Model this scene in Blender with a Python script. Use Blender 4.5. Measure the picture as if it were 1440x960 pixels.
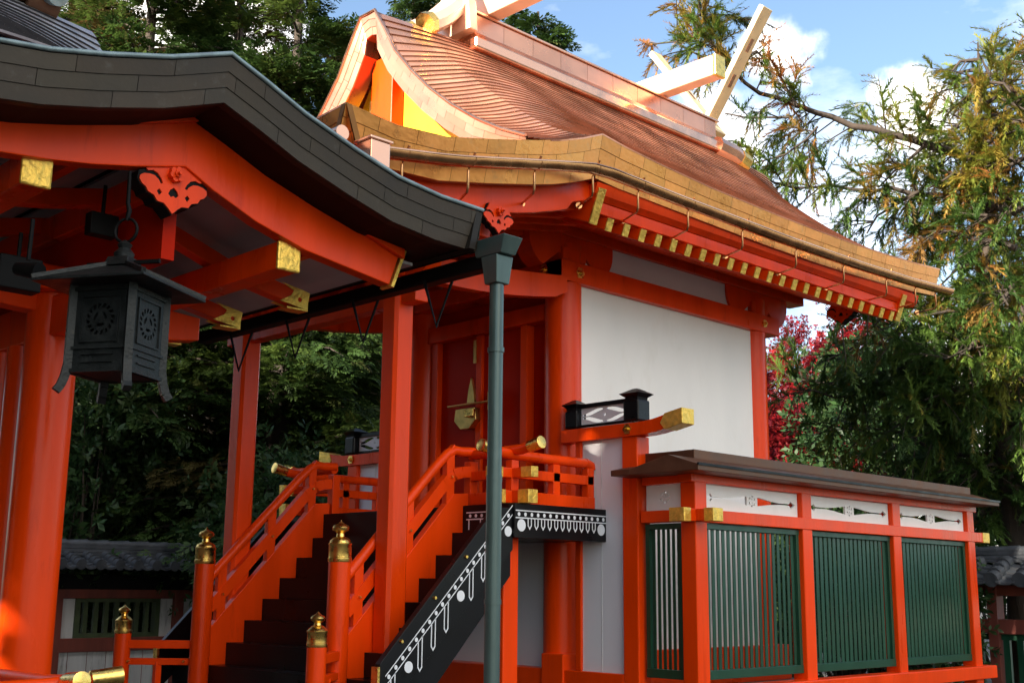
import bpy, math, random
import numpy as np
from mathutils import Vector, Matrix
from mathutils.geometry import tessellate_polygon

# ------------------------------------------------------------------ clear
for o in list(bpy.data.objects):
    bpy.data.objects.remove(o)
SC = bpy.context.scene
COL = SC.collection
random.seed(7)
RNG = np.random.default_rng(11)

# ------------------------------------------------------------------ camera
cd = bpy.data.cameras.new('camera')
cam = bpy.data.objects.new('camera', cd)
COL.objects.link(cam)
SC.camera = cam
cd.sensor_width = 36.0
cd.lens = 36.0 * 1695.0 / 1440.0
cd.clip_start = 0.05
cd.clip_end = 3000.0


def cam_axes(pitch, yaw, roll):
    f = Vector((math.sin(yaw) * math.cos(pitch), math.cos(yaw) * math.cos(pitch), math.sin(pitch)))
    r = Vector((math.cos(yaw), -math.sin(yaw), 0))
    u = r.cross(f)
    c, s = math.cos(roll), math.sin(roll)
    return c * r + s * u, -s * r + c * u, f


_r, _u, _f = cam_axes(math.radians(11.53), math.radians(-45.8), math.radians(0.595))
cam.matrix_world = Matrix(((_r.x, _u.x, -_f.x, 0), (_r.y, _u.y, -_f.y, 0), (_r.z, _u.z, -_f.z, 1.6), (0, 0, 0, 1)))

# ------------------------------------------------------------------ world, sun, exposure
SUN_EL = 22.0
SUN_AZ = 180.0 - 3.0      # compass style: 0 = +Y, 90 = +X
W = bpy.data.worlds.new('World')
SC.world = W
W.use_nodes = True
nt = W.node_tree
nt.nodes.clear()
N = nt.nodes.new
L = nt.links.new
out = N('ShaderNodeOutputWorld')
sky = N('ShaderNodeTexSky')
sky.sky_type = 'NISHITA'
sky.sun_disc = False
sky.sun_elevation = math.radians(SUN_EL)
sky.sun_rotation = math.radians(SUN_AZ)
sky.air_density = 1.0
sky.dust_density = 0.8
sky.ozone_density = 1.6
bg = N('ShaderNodeBackground')
bg.inputs['Strength'].default_value = 0.078
L(sky.outputs[0], bg.inputs['Color'])
bgc = N('ShaderNodeBackground')
bgc.inputs['Color'].default_value = (1.0, 0.925, 0.83, 1)
bgc.inputs['Strength'].default_value = 1.12
geo = N('ShaderNodeTexCoord')
nz = N('ShaderNodeTexNoise')
nz.inputs['Scale'].default_value = 3.2
nz.inputs['Detail'].default_value = 7.0
nz.inputs['Roughness'].default_value = 0.58
mp = N('ShaderNodeMapping')
mp.inputs['Scale'].default_value = (1.0, 1.0, 2.2)
mp.inputs['Location'].default_value = (0.35, 0.1, 0.2)
L(geo.outputs['Generated'], mp.inputs['Vector'])
L(mp.outputs[0], nz.inputs['Vector'])
rp = N('ShaderNodeMapRange')
rp.inputs['From Min'].default_value = 0.50
rp.inputs['From Max'].default_value = 0.72
rp.inputs['To Max'].default_value = 0.38
L(nz.outputs[0], rp.inputs['Value'])
prev = rp.outputs[0]


def sky_dir(px, py):
    return (_f + _r * ((px - 720) / 1695) - _u * ((py - 480) / 1695)).normalized()


nz2 = N('ShaderNodeTexNoise')
nz2.inputs['Scale'].default_value = 26.0
nz2.inputs['Detail'].default_value = 6.0
L(geo.outputs['Generated'], nz2.inputs['Vector'])
for (px, py, rad, amp) in ((1283, 158, .043, 1.3), (1085, 75, .036, 1.0), (1010, 190, .05, .55), (1335, 560, .075, 1.0), (1390, 690, .10, 1.2), (250, 60, .12, .8), (430, 500, .12, .8), ((0.92, -0.1, 0.52), 0, .60, 1.0), ((0.55, -0.3, 0.8), 0, .30, .9)):  # last two: out-of-view warm clouds, added as fill for the +X faces
    d = N('ShaderNodeVectorMath')
    d.operation = 'DISTANCE'
    v = sky_dir(px, py) if not isinstance(px, tuple) else Vector(px).normalized()
    d.inputs[1].default_value = v
    L(geo.outputs['Generated'], d.inputs[0])
    ad = N('ShaderNodeMath')
    ad.operation = 'MULTIPLY_ADD'
    ad.inputs[1].default_value = rad * 1.5
    L(nz2.outputs[0], ad.inputs[0])
    L(d.outputs['Value'], ad.inputs[2])
    m = N('ShaderNodeMapRange')
    m.interpolation_type = 'SMOOTHSTEP'
    m.inputs['From Min'].default_value = rad * 1.75
    m.inputs['From Max'].default_value = rad * 0.95
    m.inputs['To Max'].default_value = amp
    L(ad.outputs[0], m.inputs['Value'])
    mx = N('ShaderNodeMath')
    mx.operation = 'MAXIMUM'
    L(prev, mx.inputs[0])
    L(m.outputs[0], mx.inputs[1])
    prev = mx.outputs[0]
cl = N('ShaderNodeClamp')
L(prev, cl.inputs[0])
mixw = N('ShaderNodeMixShader')
L(cl.outputs[0], mixw.inputs[0])
L(bg.outputs[0], mixw.inputs[1])
L(bgc.outputs[0], mixw.inputs[2])
L(mixw.outputs[0], out.inputs[0])

sd = bpy.data.lights.new('sun', 'SUN')
sd.energy = 5.0
sd.angle = math.radians(0.5)
sd.color = (1.0, 0.90, 0.76)
sun = bpy.data.objects.new('sun', sd)
COL.objects.link(sun)
_el, _az = math.radians(SUN_EL), math.radians(SUN_AZ)
to_sun = Vector((math.sin(_az) * math.cos(_el), math.cos(_az) * math.cos(_el), math.sin(_el)))
sun.rotation_euler = to_sun.to_track_quat('Z', 'Y').to_euler()
sun.location = to_sun * 40

SC.view_settings.view_transform = 'Standard'
SC.view_settings.look = 'None'
SC.view_settings.gamma = 1.0
SC.view_settings.use_curve_mapping = False
SC.view_settings.exposure = 1.9
SC.render.engine = 'CYCLES'
SC.cycles.max_bounces = 8
SC.cycles.diffuse_bounces = 2
SC.cycles.glossy_bounces = 4
SC.cycles.transmission_bounces = 4

# ------------------------------------------------------------------ materials


def mat(name, col, rough=0.5, metal=0.0, var=0.0, nscale=4.0, tint=False, bump=0.0, bscale=30.0, spec=0.5, coat=0.0, stretch=None, trans=0.0, dirt=None):
    m = bpy.data.materials.new(name)
    m.use_nodes = True
    t = m.node_tree
    t.nodes.clear()
    n, l = t.nodes.new, t.links.new
    o = n('ShaderNodeOutputMaterial')
    p = n('ShaderNodeBsdfPrincipled')
    p.inputs['Roughness'].default_value = rough
    p.inputs['Metallic'].default_value = metal
    p.inputs['Specular IOR Level'].default_value = spec
    p.inputs['Coat Weight'].default_value = coat
    p.inputs['Coat Roughness'].default_value = 0.15
    tc = n('ShaderNodeTexCoord')
    mpn = n('ShaderNodeMapping')
    if stretch:
        mpn.inputs['Scale'].default_value = stretch
    l(tc.outputs['Object'], mpn.inputs['Vector'])
    rgb = n('ShaderNodeRGB')
    rgb.outputs[0].default_value = (*col, 1)
    cur = rgb.outputs[0]
    if var > 0:
        nn = n('ShaderNodeTexNoise')
        nn.inputs['Scale'].default_value = nscale
        nn.inputs['Detail'].default_value = 6
        l(mpn.outputs[0], nn.inputs['Vector'])
        mr = n('ShaderNodeMapRange')
        mr.inputs['From Min'].default_value = 0.3
        mr.inputs['From Max'].default_value = 0.7
        mr.inputs['To Min'].default_value = 1 - var
        mr.inputs['To Max'].default_value = 1 + var
        l(nn.outputs[0], mr.inputs['Value'])
        mu = n('ShaderNodeVectorMath')
        mu.operation = 'SCALE'
        l(cur, mu.inputs[0])
        l(mr.outputs[0], mu.inputs['Scale'])
        cur = mu.outputs[0]
        mr2 = n('ShaderNodeMapRange')
        mr2.inputs['From Min'].default_value = 0.3
        mr2.inputs['From Max'].default_value = 0.7
        mr2.inputs['To Min'].default_value = max(0.02, rough - 0.10)
        mr2.inputs['To Max'].default_value = rough + 0.08
        l(nn.outputs[0], mr2.inputs['Value'])
        l(mr2.outputs[0], p.inputs['Roughness'])
    if dirt:
        dn = n('ShaderNodeTexNoise')
        dn.inputs['Scale'].default_value = dirt[1]
        dn.inputs['Detail'].default_value = 8
        dn.inputs['Roughness'].default_value = 0.7
        l(mpn.outputs[0], dn.inputs['Vector'])
        dm = n('ShaderNodeMapRange')
        dm.inputs['From Min'].default_value = dirt[2]
        dm.inputs['From Max'].default_value = dirt[2] + 0.16
        dm.inputs['To Max'].default_value = dirt[3]
        l(dn.outputs[0], dm.inputs['Value'])
        mm = n('ShaderNodeMix')
        mm.data_type = 'RGBA'
        l(dm.outputs[0], mm.inputs[0])
        l(cur, mm.inputs[6])
        mm.inputs[7].default_value = (*dirt[0], 1)
        cur = mm.outputs[2]
    if tint:
        a = n('ShaderNodeAttribute')
        a.attribute_name = 'tint'
        mu = n('ShaderNodeVectorMath')
        mu.operation = 'MULTIPLY'
        l(cur, mu.inputs[0])
        l(a.outputs['Vector'], mu.inputs[1])
        cur = mu.outputs[0]
    l(cur, p.inputs['Base Color'])
    if bump > 0:
        bn = n('ShaderNodeTexNoise')
        bn.inputs['Scale'].default_value = bscale
        bn.inputs['Detail'].default_value = 5
        l(mpn.outputs[0], bn.inputs['Vector'])
        bp = n('ShaderNodeBump')
        bp.inputs['Strength'].default_value = bump
        bp.inputs['Distance'].default_value = 0.02
        l(bn.outputs[0], bp.inputs['Height'])
        l(bp.outputs[0], p.inputs['Normal'])
    if trans > 0:
        tr = n('ShaderNodeBsdfTranslucent')
        l(cur, tr.inputs['Color'])
        ms = n('ShaderNodeMixShader')
        ms.inputs[0].default_value = trans
        l(p.outputs[0], ms.inputs[1])
        l(tr.outputs[0], ms.inputs[2])
        l(ms.outputs[0], o.inputs[0])
    else:
        l(p.outputs[0], o.inputs[0])
    return m


M = {}
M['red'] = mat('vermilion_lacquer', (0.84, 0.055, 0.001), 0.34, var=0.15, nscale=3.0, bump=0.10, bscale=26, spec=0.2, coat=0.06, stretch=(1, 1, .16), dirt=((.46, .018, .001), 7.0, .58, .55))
M['redold'] = mat('weathered_red_timber', (0.20, 0.045, 0.028), 0.65, var=0.25, nscale=6, bump=.2, stretch=(1, 1, .2))
M['white'] = mat('white_plaster', (0.86, 0.835, 0.79), 0.75, var=0.05, nscale=1.3, bump=0.12, bscale=40, stretch=(1, 1, .4), dirt=((.70, .66, .58), 2.2, .54, .30))
M['whiteboard'] = mat('white_painted_board', (0.78, 0.76, 0.78), 0.55, var=0.04, nscale=2.0, stretch=(1, 1, .2))
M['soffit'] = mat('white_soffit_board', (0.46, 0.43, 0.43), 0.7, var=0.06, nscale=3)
M['oldwhite'] = mat('weathered_white_board', (0.62, 0.62, 0.60), 0.8, var=0.15, nscale=7, stretch=(1, 1, .15), dirt=((.12, .11, .10), 9, .56, .8))
M['ochre'] = mat('yellow_ochre_paint', (0.80, 0.52, 0.012), 0.6, var=.05)
M['goldpale'] = mat('pale_gilt_sheet', (0.92, 0.72, 0.42), 0.36, metal=0.45, var=0.06, nscale=6)
M['copperl'] = mat('bright_copper_sheet', (0.90, 0.60, 0.44), 0.38, metal=0.45, var=0.06, nscale=5)
M['black'] = mat('black_lacquer', (0.006, 0.006, 0.007), 0.34, var=0.2, nscale=3, spec=.22)
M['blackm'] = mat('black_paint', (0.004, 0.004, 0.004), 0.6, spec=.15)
M['inlay'] = mat('white_inlay_paint', (0.82, 0.84, 0.86), 0.6)
M['gold'] = mat('gilt_brass', (0.90, 0.60, 0.16), 0.30, metal=1.0, var=0.10, nscale=18, bump=0.10, bscale=40)
M['goldeng'] = mat('engraved_gilt_plate', (0.86, 0.55, 0.10), 0.42, metal=0.75, var=0.2, nscale=22, bump=0.6, bscale=30)
M['goldold'] = mat('dull_brass', (0.60, 0.40, 0.12), 0.4, metal=1.0, var=0.2, nscale=14)
M['copper'] = mat('new_copper_sheet', (0.76, 0.375, 0.235), 0.30, metal=0.72, var=0.14, nscale=2.2, tint=True, bump=0.08, bscale=9, dirt=((.56, .30, .21), 3.2, .58, .35))
M['copperf'] = mat('copper_eave_tile', (0.64, 0.265, 0.072), 0.32, metal=0.88, var=0.22, nscale=5.0, tint=True, bump=0.10, bscale=24, dirt=((.36, .20, .09), 7, .55, .5))
M['copperp'] = mat('polished_copper', (0.86, 0.47, 0.30), 0.22, metal=0.95, var=0.08, nscale=5)
M['copperg'] = mat('tarnished_copper_gutter', (0.62, 0.31, 0.13), 0.26, metal=0.95, var=0.15, nscale=6)
M['copperb'] = mat('browned_copper', (0.125, 0.058, 0.030), 0.5, metal=0.55, var=0.25, nscale=5, bump=.06)
M['agedf'] = mat('aged_copper_eave', (0.046, 0.036, 0.025), 0.6, metal=0.1, spec=.3, var=0.22, nscale=4, tint=True, bump=.08, dirt=((.10, .10, .09), 8, .6, .5))
M['agedr'] = mat('patinated_copper_roof', (0.34, 0.345, 0.37), 0.42, metal=0.55, var=0.18, nscale=5, tint=True, dirt=((.17, .22, .22), 5, .55, .6))
M['verd'] = mat('patinated_copper_edge', (0.22, 0.29, 0.30), 0.45, metal=0.4, var=0.25, nscale=12)
M['pole'] = mat('green_grey_metal_pipe', (0.075, 0.115, 0.105), 0.38, metal=0.35, var=0.22, nscale=7, stretch=(1, 1, .3), dirt=((.16, .21, .20), 12, .6, .5))
M['green'] = mat('dark_green_lattice_paint', (0.007, 0.055, 0.026), 0.42, var=0.18, nscale=9, stretch=(1, 1, .2))
M['greenold'] = mat('faded_green_bars', (0.06, 0.085, 0.035), 0.7, var=0.25, nscale=9)
M['bronze'] = mat('dark_bronze', (0.018, 0.021, 0.021), 0.45, metal=0.35, spec=.3, var=0.35, nscale=14, bump=.25, bscale=60, dirt=((.10, .09, .07), 18, .64, .6))
M['tile'] = mat('grey_roof_tile', (0.062, 0.068, 0.076), 0.42, var=0.3, nscale=8, bump=.08)
M['ground'] = mat('grey_gravel', (0.055, 0.052, 0.048), 0.95, var=0.25, nscale=60, bump=.5, bscale=140)
M['stone'] = mat('granite_blocks', (0.16, 0.155, 0.15), 0.85, var=0.15, nscale=30, bump=.2, bscale=80)
M['bark'] = mat('brown_bark', (0.042, 0.030, 0.022), 0.9, var=0.35, nscale=9, bump=.8, bscale=26, stretch=(1, 1, .25))
M['leaf'] = mat('tree_foliage', (1, 1, 1), 0.5, tint=True, trans=0.35, spec=0.3)
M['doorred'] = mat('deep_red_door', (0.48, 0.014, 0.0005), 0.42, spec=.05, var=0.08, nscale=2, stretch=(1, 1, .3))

# ------------------------------------------------------------------ mesh helper


class MB:
    def __init__(s):
        s.v, s.f, s.t = [], [], []

    def add(s, verts, faces, tint=(1, 1, 1)):
        b = len(s.v)
        s.v += [tuple(p) for p in verts]
        s.f += [tuple(i + b for i in f) for f in faces]
        s.t += [tint] * len(verts)
        return s

    def box(s, x0, x1, y0, y1, z0, z1, tint=(1, 1, 1)):
        x0, x1 = min(x0, x1), max(x0, x1)
        y0, y1 = min(y0, y1), max(y0, y1)
        z0, z1 = min(z0, z1), max(z0, z1)
        return s.add([(x0, y0, z0), (x1, y0, z0), (x1, y1, z0), (x0, y1, z0), (x0, y0, z1), (x1, y0, z1), (x1, y1, z1), (x0, y1, z1)],
                     [(0, 3, 2, 1), (4, 5, 6, 7), (0, 1, 5, 4), (1, 2, 6, 5), (2, 3, 7, 6), (3, 0, 4, 7)], tint)

    def bar(s, p, q, w, h, up=(0, 0, 1), tint=(1, 1, 1)):
        p, q, up = Vector(p), Vector(q), Vector(up)
        d = (q - p).normalized()
        r = d.cross(up).normalized()
        u = r.cross(d)
        vs = []
        for c in (p, q):
            for a, b in ((-1, -1), (1, -1), (1, 1), (-1, 1)):
                vs.append(c + r * (a * w / 2) + u * (b * h / 2))
        return s.add(vs, [(0, 1, 2, 3), (7, 6, 5, 4), (0, 4, 5, 1), (1, 5, 6, 2), (2, 6, 7, 3), (3, 7, 4, 0)], tint)

    def prism(s, poly, axis, a, b, holes=(), tint=(1, 1, 1)):
        """poly: 2-D points in the plane normal to axis ('x': (y,z), 'y': (x,z), 'z': (x,y))"""
        def P(p, c):
            return {'x': (c, p[0], p[1]), 'y': (p[0], c, p[1]), 'z': (p[0], p[1], c)}[axis]
        loops = [list(poly)] + [list(h) for h in holes]
        tri = tessellate_polygon([[Vector((q[0], q[1], 0)) for q in lp] for lp in loops])
        flat = [q for lp in loops for q in lp]
        n = len(flat)
        vs = [P(q, a) for q in flat] + [P(q, b) for q in flat]
        fs = []
        for t3 in tri:
            fs.append(tuple(t3))
            fs.append(tuple(i + n for i in reversed(t3)))
        k = 0
        for lp in loops:
            m_ = len(lp)
            for i in range(m_):
                j = (i + 1) % m_
                fs.append((k + i, k + j, k + j + n, k + i + n))
            k += m_
        return s.add(vs, fs, tint)

    def tube(s, path, rad, n=12, cap=True, tint=(1, 1, 1)):
        path = [Vector(p) for p in path]
        m_ = len(path)
        if not hasattr(rad, '__len__'):
            rad = [rad] * m_
        vs, fs = [], []
        ref = Vector((0, 0, 1))
        for i, p in enumerate(path):
            d = (path[min(i + 1, m_ - 1)] - path[max(i - 1, 0)]).normalized()
            if abs(d.dot(ref)) > 0.95:
                ref = Vector((1, 0, 0))
            a = d.cross(ref).normalized()
            b = a.cross(d)
            for k in range(n):
                t_ = 2 * math.pi * k / n
                vs.append(p + (a * math.cos(t_) + b * math.sin(t_)) * rad[i])
        for i in range(m_ - 1):
            for k in range(n):
                j = (k + 1) % n
                fs.append((i * n + k, i * n + j, (i + 1) * n + j, (i + 1) * n + k))
        if cap:
            fs.append(tuple(range(n)))
            fs.append(tuple(range((m_ - 1) * n, m_ * n))[::-1])
        return s.add(vs, fs, tint)

    def lathe(s, x, y, prof, n=20):
        return s.tube([(x, y, z) for r, z in prof], [max(r, .0005) for r, z in prof], n)

    def build(s, name, m, parent=None, smooth=0, bevel=0.0, tint=False):
        me = bpy.data.meshes.new(name)
        off = Vector((0, 0, 0))
        q = parent
        while q is not None:
            off += q.location
            q = q.parent
        me.from_pydata([(a[0] - off.x, a[1] - off.y, a[2] - off.z) for a in s.v], [], s.f)
        import bmesh
        bm = bmesh.new()
        bm.from_mesh(me)
        bmesh.ops.recalc_face_normals(bm, faces=bm.faces)
        bm.to_mesh(me)
        bm.free()
        if tint:
            at = me.color_attributes.new('tint', 'FLOAT_COLOR', 'POINT')
            buf = np.ones((len(s.v), 4), dtype=np.float32)
            buf[:, :3] = np.array(s.t, dtype=np.float32)
            at.data.foreach_set('color', buf.ravel())
        if smooth:
            me.polygons.foreach_set('use_smooth', [True] * len(me.polygons))
            me.set_sharp_from_angle(angle=math.radians(smooth))
        me.materials.append(M[m])
        o = bpy.data.objects.new(name, me)
        COL.objects.link(o)
        if parent is not None:
            o.parent = parent
        if bevel > 0:
            b = o.modifiers.new('edge', 'BEVEL')
            b.width = bevel
            b.segments = 2
            b.limit_method = 'ANGLE'
            b.angle_limit = math.radians(40)
        return o


def B(x0, x1, y0, y1, z0, z1):
    return MB().box(x0, x1, y0, y1, z0, z1)


def thing(name, label, cat, loc, group=None):
    o = bpy.data.objects.new(name, None)
    o.empty_display_size = 0.2
    COL.objects.link(o)
    o.location = loc
    o['label'] = label
    o['category'] = cat
    if group:
        o['group'] = group
    return o


def struct(o, kind='structure'):
    o['kind'] = kind
    return o


def interp(pts, x):
    return float(np.interp(x, [p[0] for p in pts], [p[1] for p in pts]))


def arc(cx, cy, r, a0, a1, n):
    return [(cx + r * math.cos(math.radians(a0 + (a1 - a0) * i / n)), cy + r * math.sin(math.radians(a0 + (a1 - a0) * i / n))) for i in range(n + 1)]


def circ(cx, cy, r, n=14, ry=None):
    ry = ry or r
    return [(cx + r * math.cos(2 * math.pi * i / n), cy + ry * math.sin(2 * math.pi * i / n)) for i in range(n)]


def rnd_tint(a=.12, hue=.04):
    k = 1 + random.uniform(-a, a)
    return (k * (1 + random.uniform(-hue, hue)), k, k * (1 + random.uniform(-hue, hue)))


def resample(path, step):
    path = [Vector(p) for p in path]
    s = [0.0]
    for a, b in zip(path, path[1:]):
        s.append(s[-1] + (b - a).length)
    n = max(2, int(round(s[-1] / step)))
    res = []
    for i in range(n + 1):
        t = s[-1] * i / n
        k = min(len(path) - 2, max(0, next((j for j in range(len(s) - 1) if s[j + 1] >= t - 1e-9), len(path) - 2)))
        f = (t - s[k]) / max(1e-9, s[k + 1] - s[k])
        res.append(path[k].lerp(path[k + 1], f))
    return res


def band(path, down, outward, courses=3, tile=0.42, tintv=.14, lip=0.006, gap=.004, thick=.05):
    """layered sheet-metal eave edge: courses of tiles in running bond hung from path; down = vector (or list of vectors per path point)"""
    mb = MB()
    outw = Vector(outward).normalized()
    pts = [Vector(p) for p in path]
    dn = [Vector(d) for d in down] if hasattr(down[0], '__len__') else [Vector(down)] * len(pts)
    s = [0.0]
    for a, b in zip(pts, pts[1:]):
        s.append(s[-1] + (b - a).length)

    def at(t):
        t = min(max(t, 0), s[-1])
        k = 0
        while k < len(s) - 2 and s[k + 1] < t:
            k += 1
        f = (t - s[k]) / max(1e-9, s[k + 1] - s[k])
        return pts[k].lerp(pts[k + 1], f), dn[k].lerp(dn[k + 1], f)
    knots = s[1:-1]
    for c in range(courses):
        t = -tile * ((c * 0.37) % 1.0) - random.uniform(0, .1)
        while t < s[-1]:
            w = tile * random.uniform(.9, 1.1)
            a, b = max(t, 0), min(t + w, s[-1])
            t += w
            if b - a < .02:
                continue
            tn = rnd_tint(tintv)
            ks = [a + gap / 2] + [k for k in knots if a + .01 < k < b - .01] + [b - gap / 2]
            vs, fs = [], []
            for k in ks:
                p, d = at(k)
                up = p + d * (c / courses) + outw * (0.0)
                lo = p + d * ((c + 1) / courses - 0.006) + outw * lip
                vs += [up, lo, lo - outw * (lip + .012)]
            for i in range(len(ks) - 1):
                o_ = i * 3
                fs.append((o_, o_ + 1, o_ + 4, o_ + 3))
                fs.append((o_ + 1, o_ + 2, o_ + 5, o_ + 4))
            mb.add(vs, fs, tn)
    # solid core behind
    vs, fs = [], []
    for p, d in zip(pts, dn):
        a = p - outw * .004 - Vector((0, 0, .002))
        b = p + d - outw * .010
        vs += [a, b, b - outw * thick, a - outw * thick]
    n = len(pts)
    for i in range(n - 1):
        for k in range(4):
            j = (k + 1) % 4
            fs.append((i * 4 + k, i * 4 + j, (i + 1) * 4 + j, (i + 1) * 4 + k))
    fs += [(0, 1, 2, 3), (n * 4 - 1, n * 4 - 2, n * 4 - 3, n * 4 - 4)]
    mb.add(vs, fs, (.35, .35, .35))
    return mb


def courses_surface(S, us, vs_, lift=.014, tile=.6, tintv=.09, riser_shade=.45, flip=False):
    """stepped sheet-metal roofing: us go down the slope, vs_ along it; S(u, v) -> point"""
    mb = MB()
    for k in range(len(us) - 1):
        ua, ub = us[k], us[k + 1]
        n = len(vs_)
        acc = random.uniform(0, tile)
        seg, tn = [], rnd_tint(tintv)
        tints = []
        for j in range(n - 1):
            P0 = Vector(S(ub, vs_[j]))
            P1 = Vector(S(ub, vs_[j + 1]))
            acc += (P1 - P0).length
            if acc > tile:
                acc = 0
                tn = rnd_tint(tintv)
            tints.append(tn)
        for j in range(n - 1):
            a0, a1 = Vector(S(ua, vs_[j])), Vector(S(ua, vs_[j + 1]))
            b0, b1 = Vector(S(ub, vs_[j])), Vector(S(ub, vs_[j + 1]))
            up = (a1 - a0).cross(b0 - a0)
            if up.length < 1e-9:
                up = Vector((0, 0, 1))
            up.normalize()
            if up.z < 0:
                up = -up
            mb.add([a0, a1, b1 + up * lift, b0 + up * lift], [(0, 1, 2, 3)], tints[j])
            rs = .95 if k == len(us) - 2 else riser_shade
            mb.add([b0 + up * lift, b1 + up * lift, b1, b0], [(0, 1, 2, 3)], (rs, rs * .9, rs * .9))  # seam shadow painted in: riser faces get a darker tint
    return mb


# ------------------------------------------------------------------ ground
struct(MB().add([(-400, -400, 0), (400, -400, 0), (400, 400, 0), (-400, 400, 0)], [(0, 1, 2, 3)]).build('ground', 'ground'))

# ================================================================== MAIN SHRINE HALL
CX = -9.2
hall = thing('shrine_hall', 'vermilion shrine hall with white side wall and pink copper roof above black steps', 'shrine hall', (CX, 10.2, 0))
# stone base
B(-10.9, -7.5, 8.2, 12.4, 0, .62).build('stone_base', 'stone', hall, bevel=.02)


def column(x, y, z0, z1, r=.185):
    return MB().lathe(x, y, [(r, z0), (r, z1)], 32).build('column', 'red', hall, smooth=40)


for x in (-8.13, -10.27):
    for y in (8.62, 11.87):
        column(x, y, .62, 5.0)
# sills, ties
MB().box(-8.2, -7.92, 8.4, 12.2, .62, 1.0).build('sill_beam', 'red', hall, bevel=.01)
MB().box(-10.48, -10.2, 8.4, 12.2, .62, 1.0).build('sill_beam', 'red', hall, bevel=.01)
MB().box(-10.4, -7.95, 8.42, 8.7, .60, .86).build('sill_beam', 'red', hall, bevel=.01)
# walls
B(-8.10, -8.02, 8.62, 11.87, 1.0, 4.62).build('side_wall', 'white', hall)
B(-10.38, -10.30, 8.62, 11.87, 1.0, 4.62).build('side_wall', 'white', hall)
B(-10.27, -8.13, 11.84, 11.92, 1.0, 5.0).build('back_wall', 'white', hall)
B(-10.1, -8.3, 8.60, 8.66, .86, 2.1).build('crawl_space_wall', 'whiteboard', hall)
B(-8.11, -8.03, 8.62, 11.87, 4.8, 5.1).build('frieze_panel', 'white', hall)
B(-10.37, -10.29, 8.62, 11.87, 4.8, 5.1).build('frieze_panel', 'white', hall)
# nageshi beams
for sx in (1, -1):
    a, b = CX + sx * 1.0, CX + sx * 1.262
    MB().box(a, b, 8.40, 12.22, 4.595, 4.805).build('head_beam', 'red', hall, bevel=.008)
fr = MB().box(-10.46, -7.94, 8.40, 8.66, 4.595, 4.805)
fr.build('head_beam', 'red', hall, bevel=.008)


def rosette(x, y, z, nrm, r, parent, m='gold'):
    """six-lobed nail cover"""
    mb = MB()
    ax = 'x' if abs(nrm[0]) > .5 else 'y'
    c = {'x': (y, z), 'y': (x, z)}[ax]
    base = {'x': x, 'y': y}[ax]
    sg = nrm[0] if ax == 'x' else nrm[1]
    pts = []
    for i in range(36):
        t = 2 * math.pi * i / 36
        rr = r * (.78 + .22 * abs(math.cos(3 * t)))
        pts.append((c[0] + rr * math.cos(t), c[1] + rr * math.sin(t)))
    mb.prism(pts, ax, base, base + sg * .012)
    mb.prism(circ(c[0], c[1], r * .45, 12), ax, base + sg * .012, base + sg * .03)
    mb.prism(circ(c[0], c[1], r * .2, 8), ax, base + sg * .03, base + sg * .045)
    return mb.build('nail_cover', m, parent, smooth=30)


rosette(-7.938, 8.66, 4.70, (1, 0, 0), .06, hall)
rosette(-7.938, 11.9, 4.70, (1, 0, 0), .05, hall)
rosette(-8.18, 8.40, 4.73, (0, -1, 0), .06, hall)
# boat-shaped brackets on the columns and purlins
for sx in (1, -1):
    xa, xb = CX + sx * .99, CX + sx * 1.20
    for yc in (8.62, 11.87):
        MB().box(xa - .02 * sx, xb + .03 * sx, yc - .17, yc + .17, 4.82, 4.95).build('bearing_block', 'red', hall, bevel=.01)
        pl = [(yc - .62, 5.08), (yc - .62, 5.0)] + arc(yc - .32, 5.0, .3, 180, 250, 6)[1:] + [(yc - .2, 4.885), (yc + .2, 4.885)] + arc(yc + .32, 5.0, .3, 290, 360, 6) + [(yc + .62, 5.08)]
        MB().prism(pl, 'x', xa, xb).build('boat_bracket', 'red', hall, bevel=.006)
    MB().box(CX + sx * 1.0, CX + sx * 1.22, 7.75, 12.85, 5.08, 5.26).build('eave_purlin', 'red', hall, bevel=.008)

# --- main roof geometry
EU = 2.6
ZE = [(4.75, 4.949), (5.228, 4.913), (5.71, 4.955), (6.237, 5.08), (6.7, 5.20), (6.98, 5.28), (7.25, 5.375), (7.5, 5.48), (7.8, 5.445), (8.3, 5.41), (9.07, 5.375), (10.2, 5.357), (10.95, 5.358), (11.8, 5.37), (12.47, 5.392), (13.2, 5.43), (13.73, 5.47)]


def ze(y):
    return interp(ZE, y)


GF = [(.0, 7.32), (.12, 7.29), (.3, 7.02), (.47, 6.74), (.73, 6.45), (1.0, 6.19), (1.32, 5.93), (1.67, 5.69), (2.0, 5.50), (2.3, 5.36), (2.6, 5.24)]
YG, Y1 = 6.85, 8.45
YR, Y2 = 13.73, 12.3


def mainz(u, y):
    f = max(0.0, (EU - u) / (EU - .12)) ** 1.22
    return ze(y) + (7.36 - ze(y)) * f


def roofz(u, y):
    z = mainz(u, y)
    if y < Y1:
        t = (Y1 - y) / (Y1 - YG)
        w_ = min(1.0, max(0.0, (u - 1.8) / .8)) ** 2
        z = z * (1 - t ** 2) + (interp(GF, u) + (ze(y) - 5.24) * w_) * t ** 2
    elif y > Y2:
        t = (y - Y2) / (YR - Y2)
        drop = max(0.0, mainz(u, 7.5) - interp(GF, u)) * .8 * min(1.0, (EU - u) / .9)
        z = z - drop * t ** 2
    return z


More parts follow.
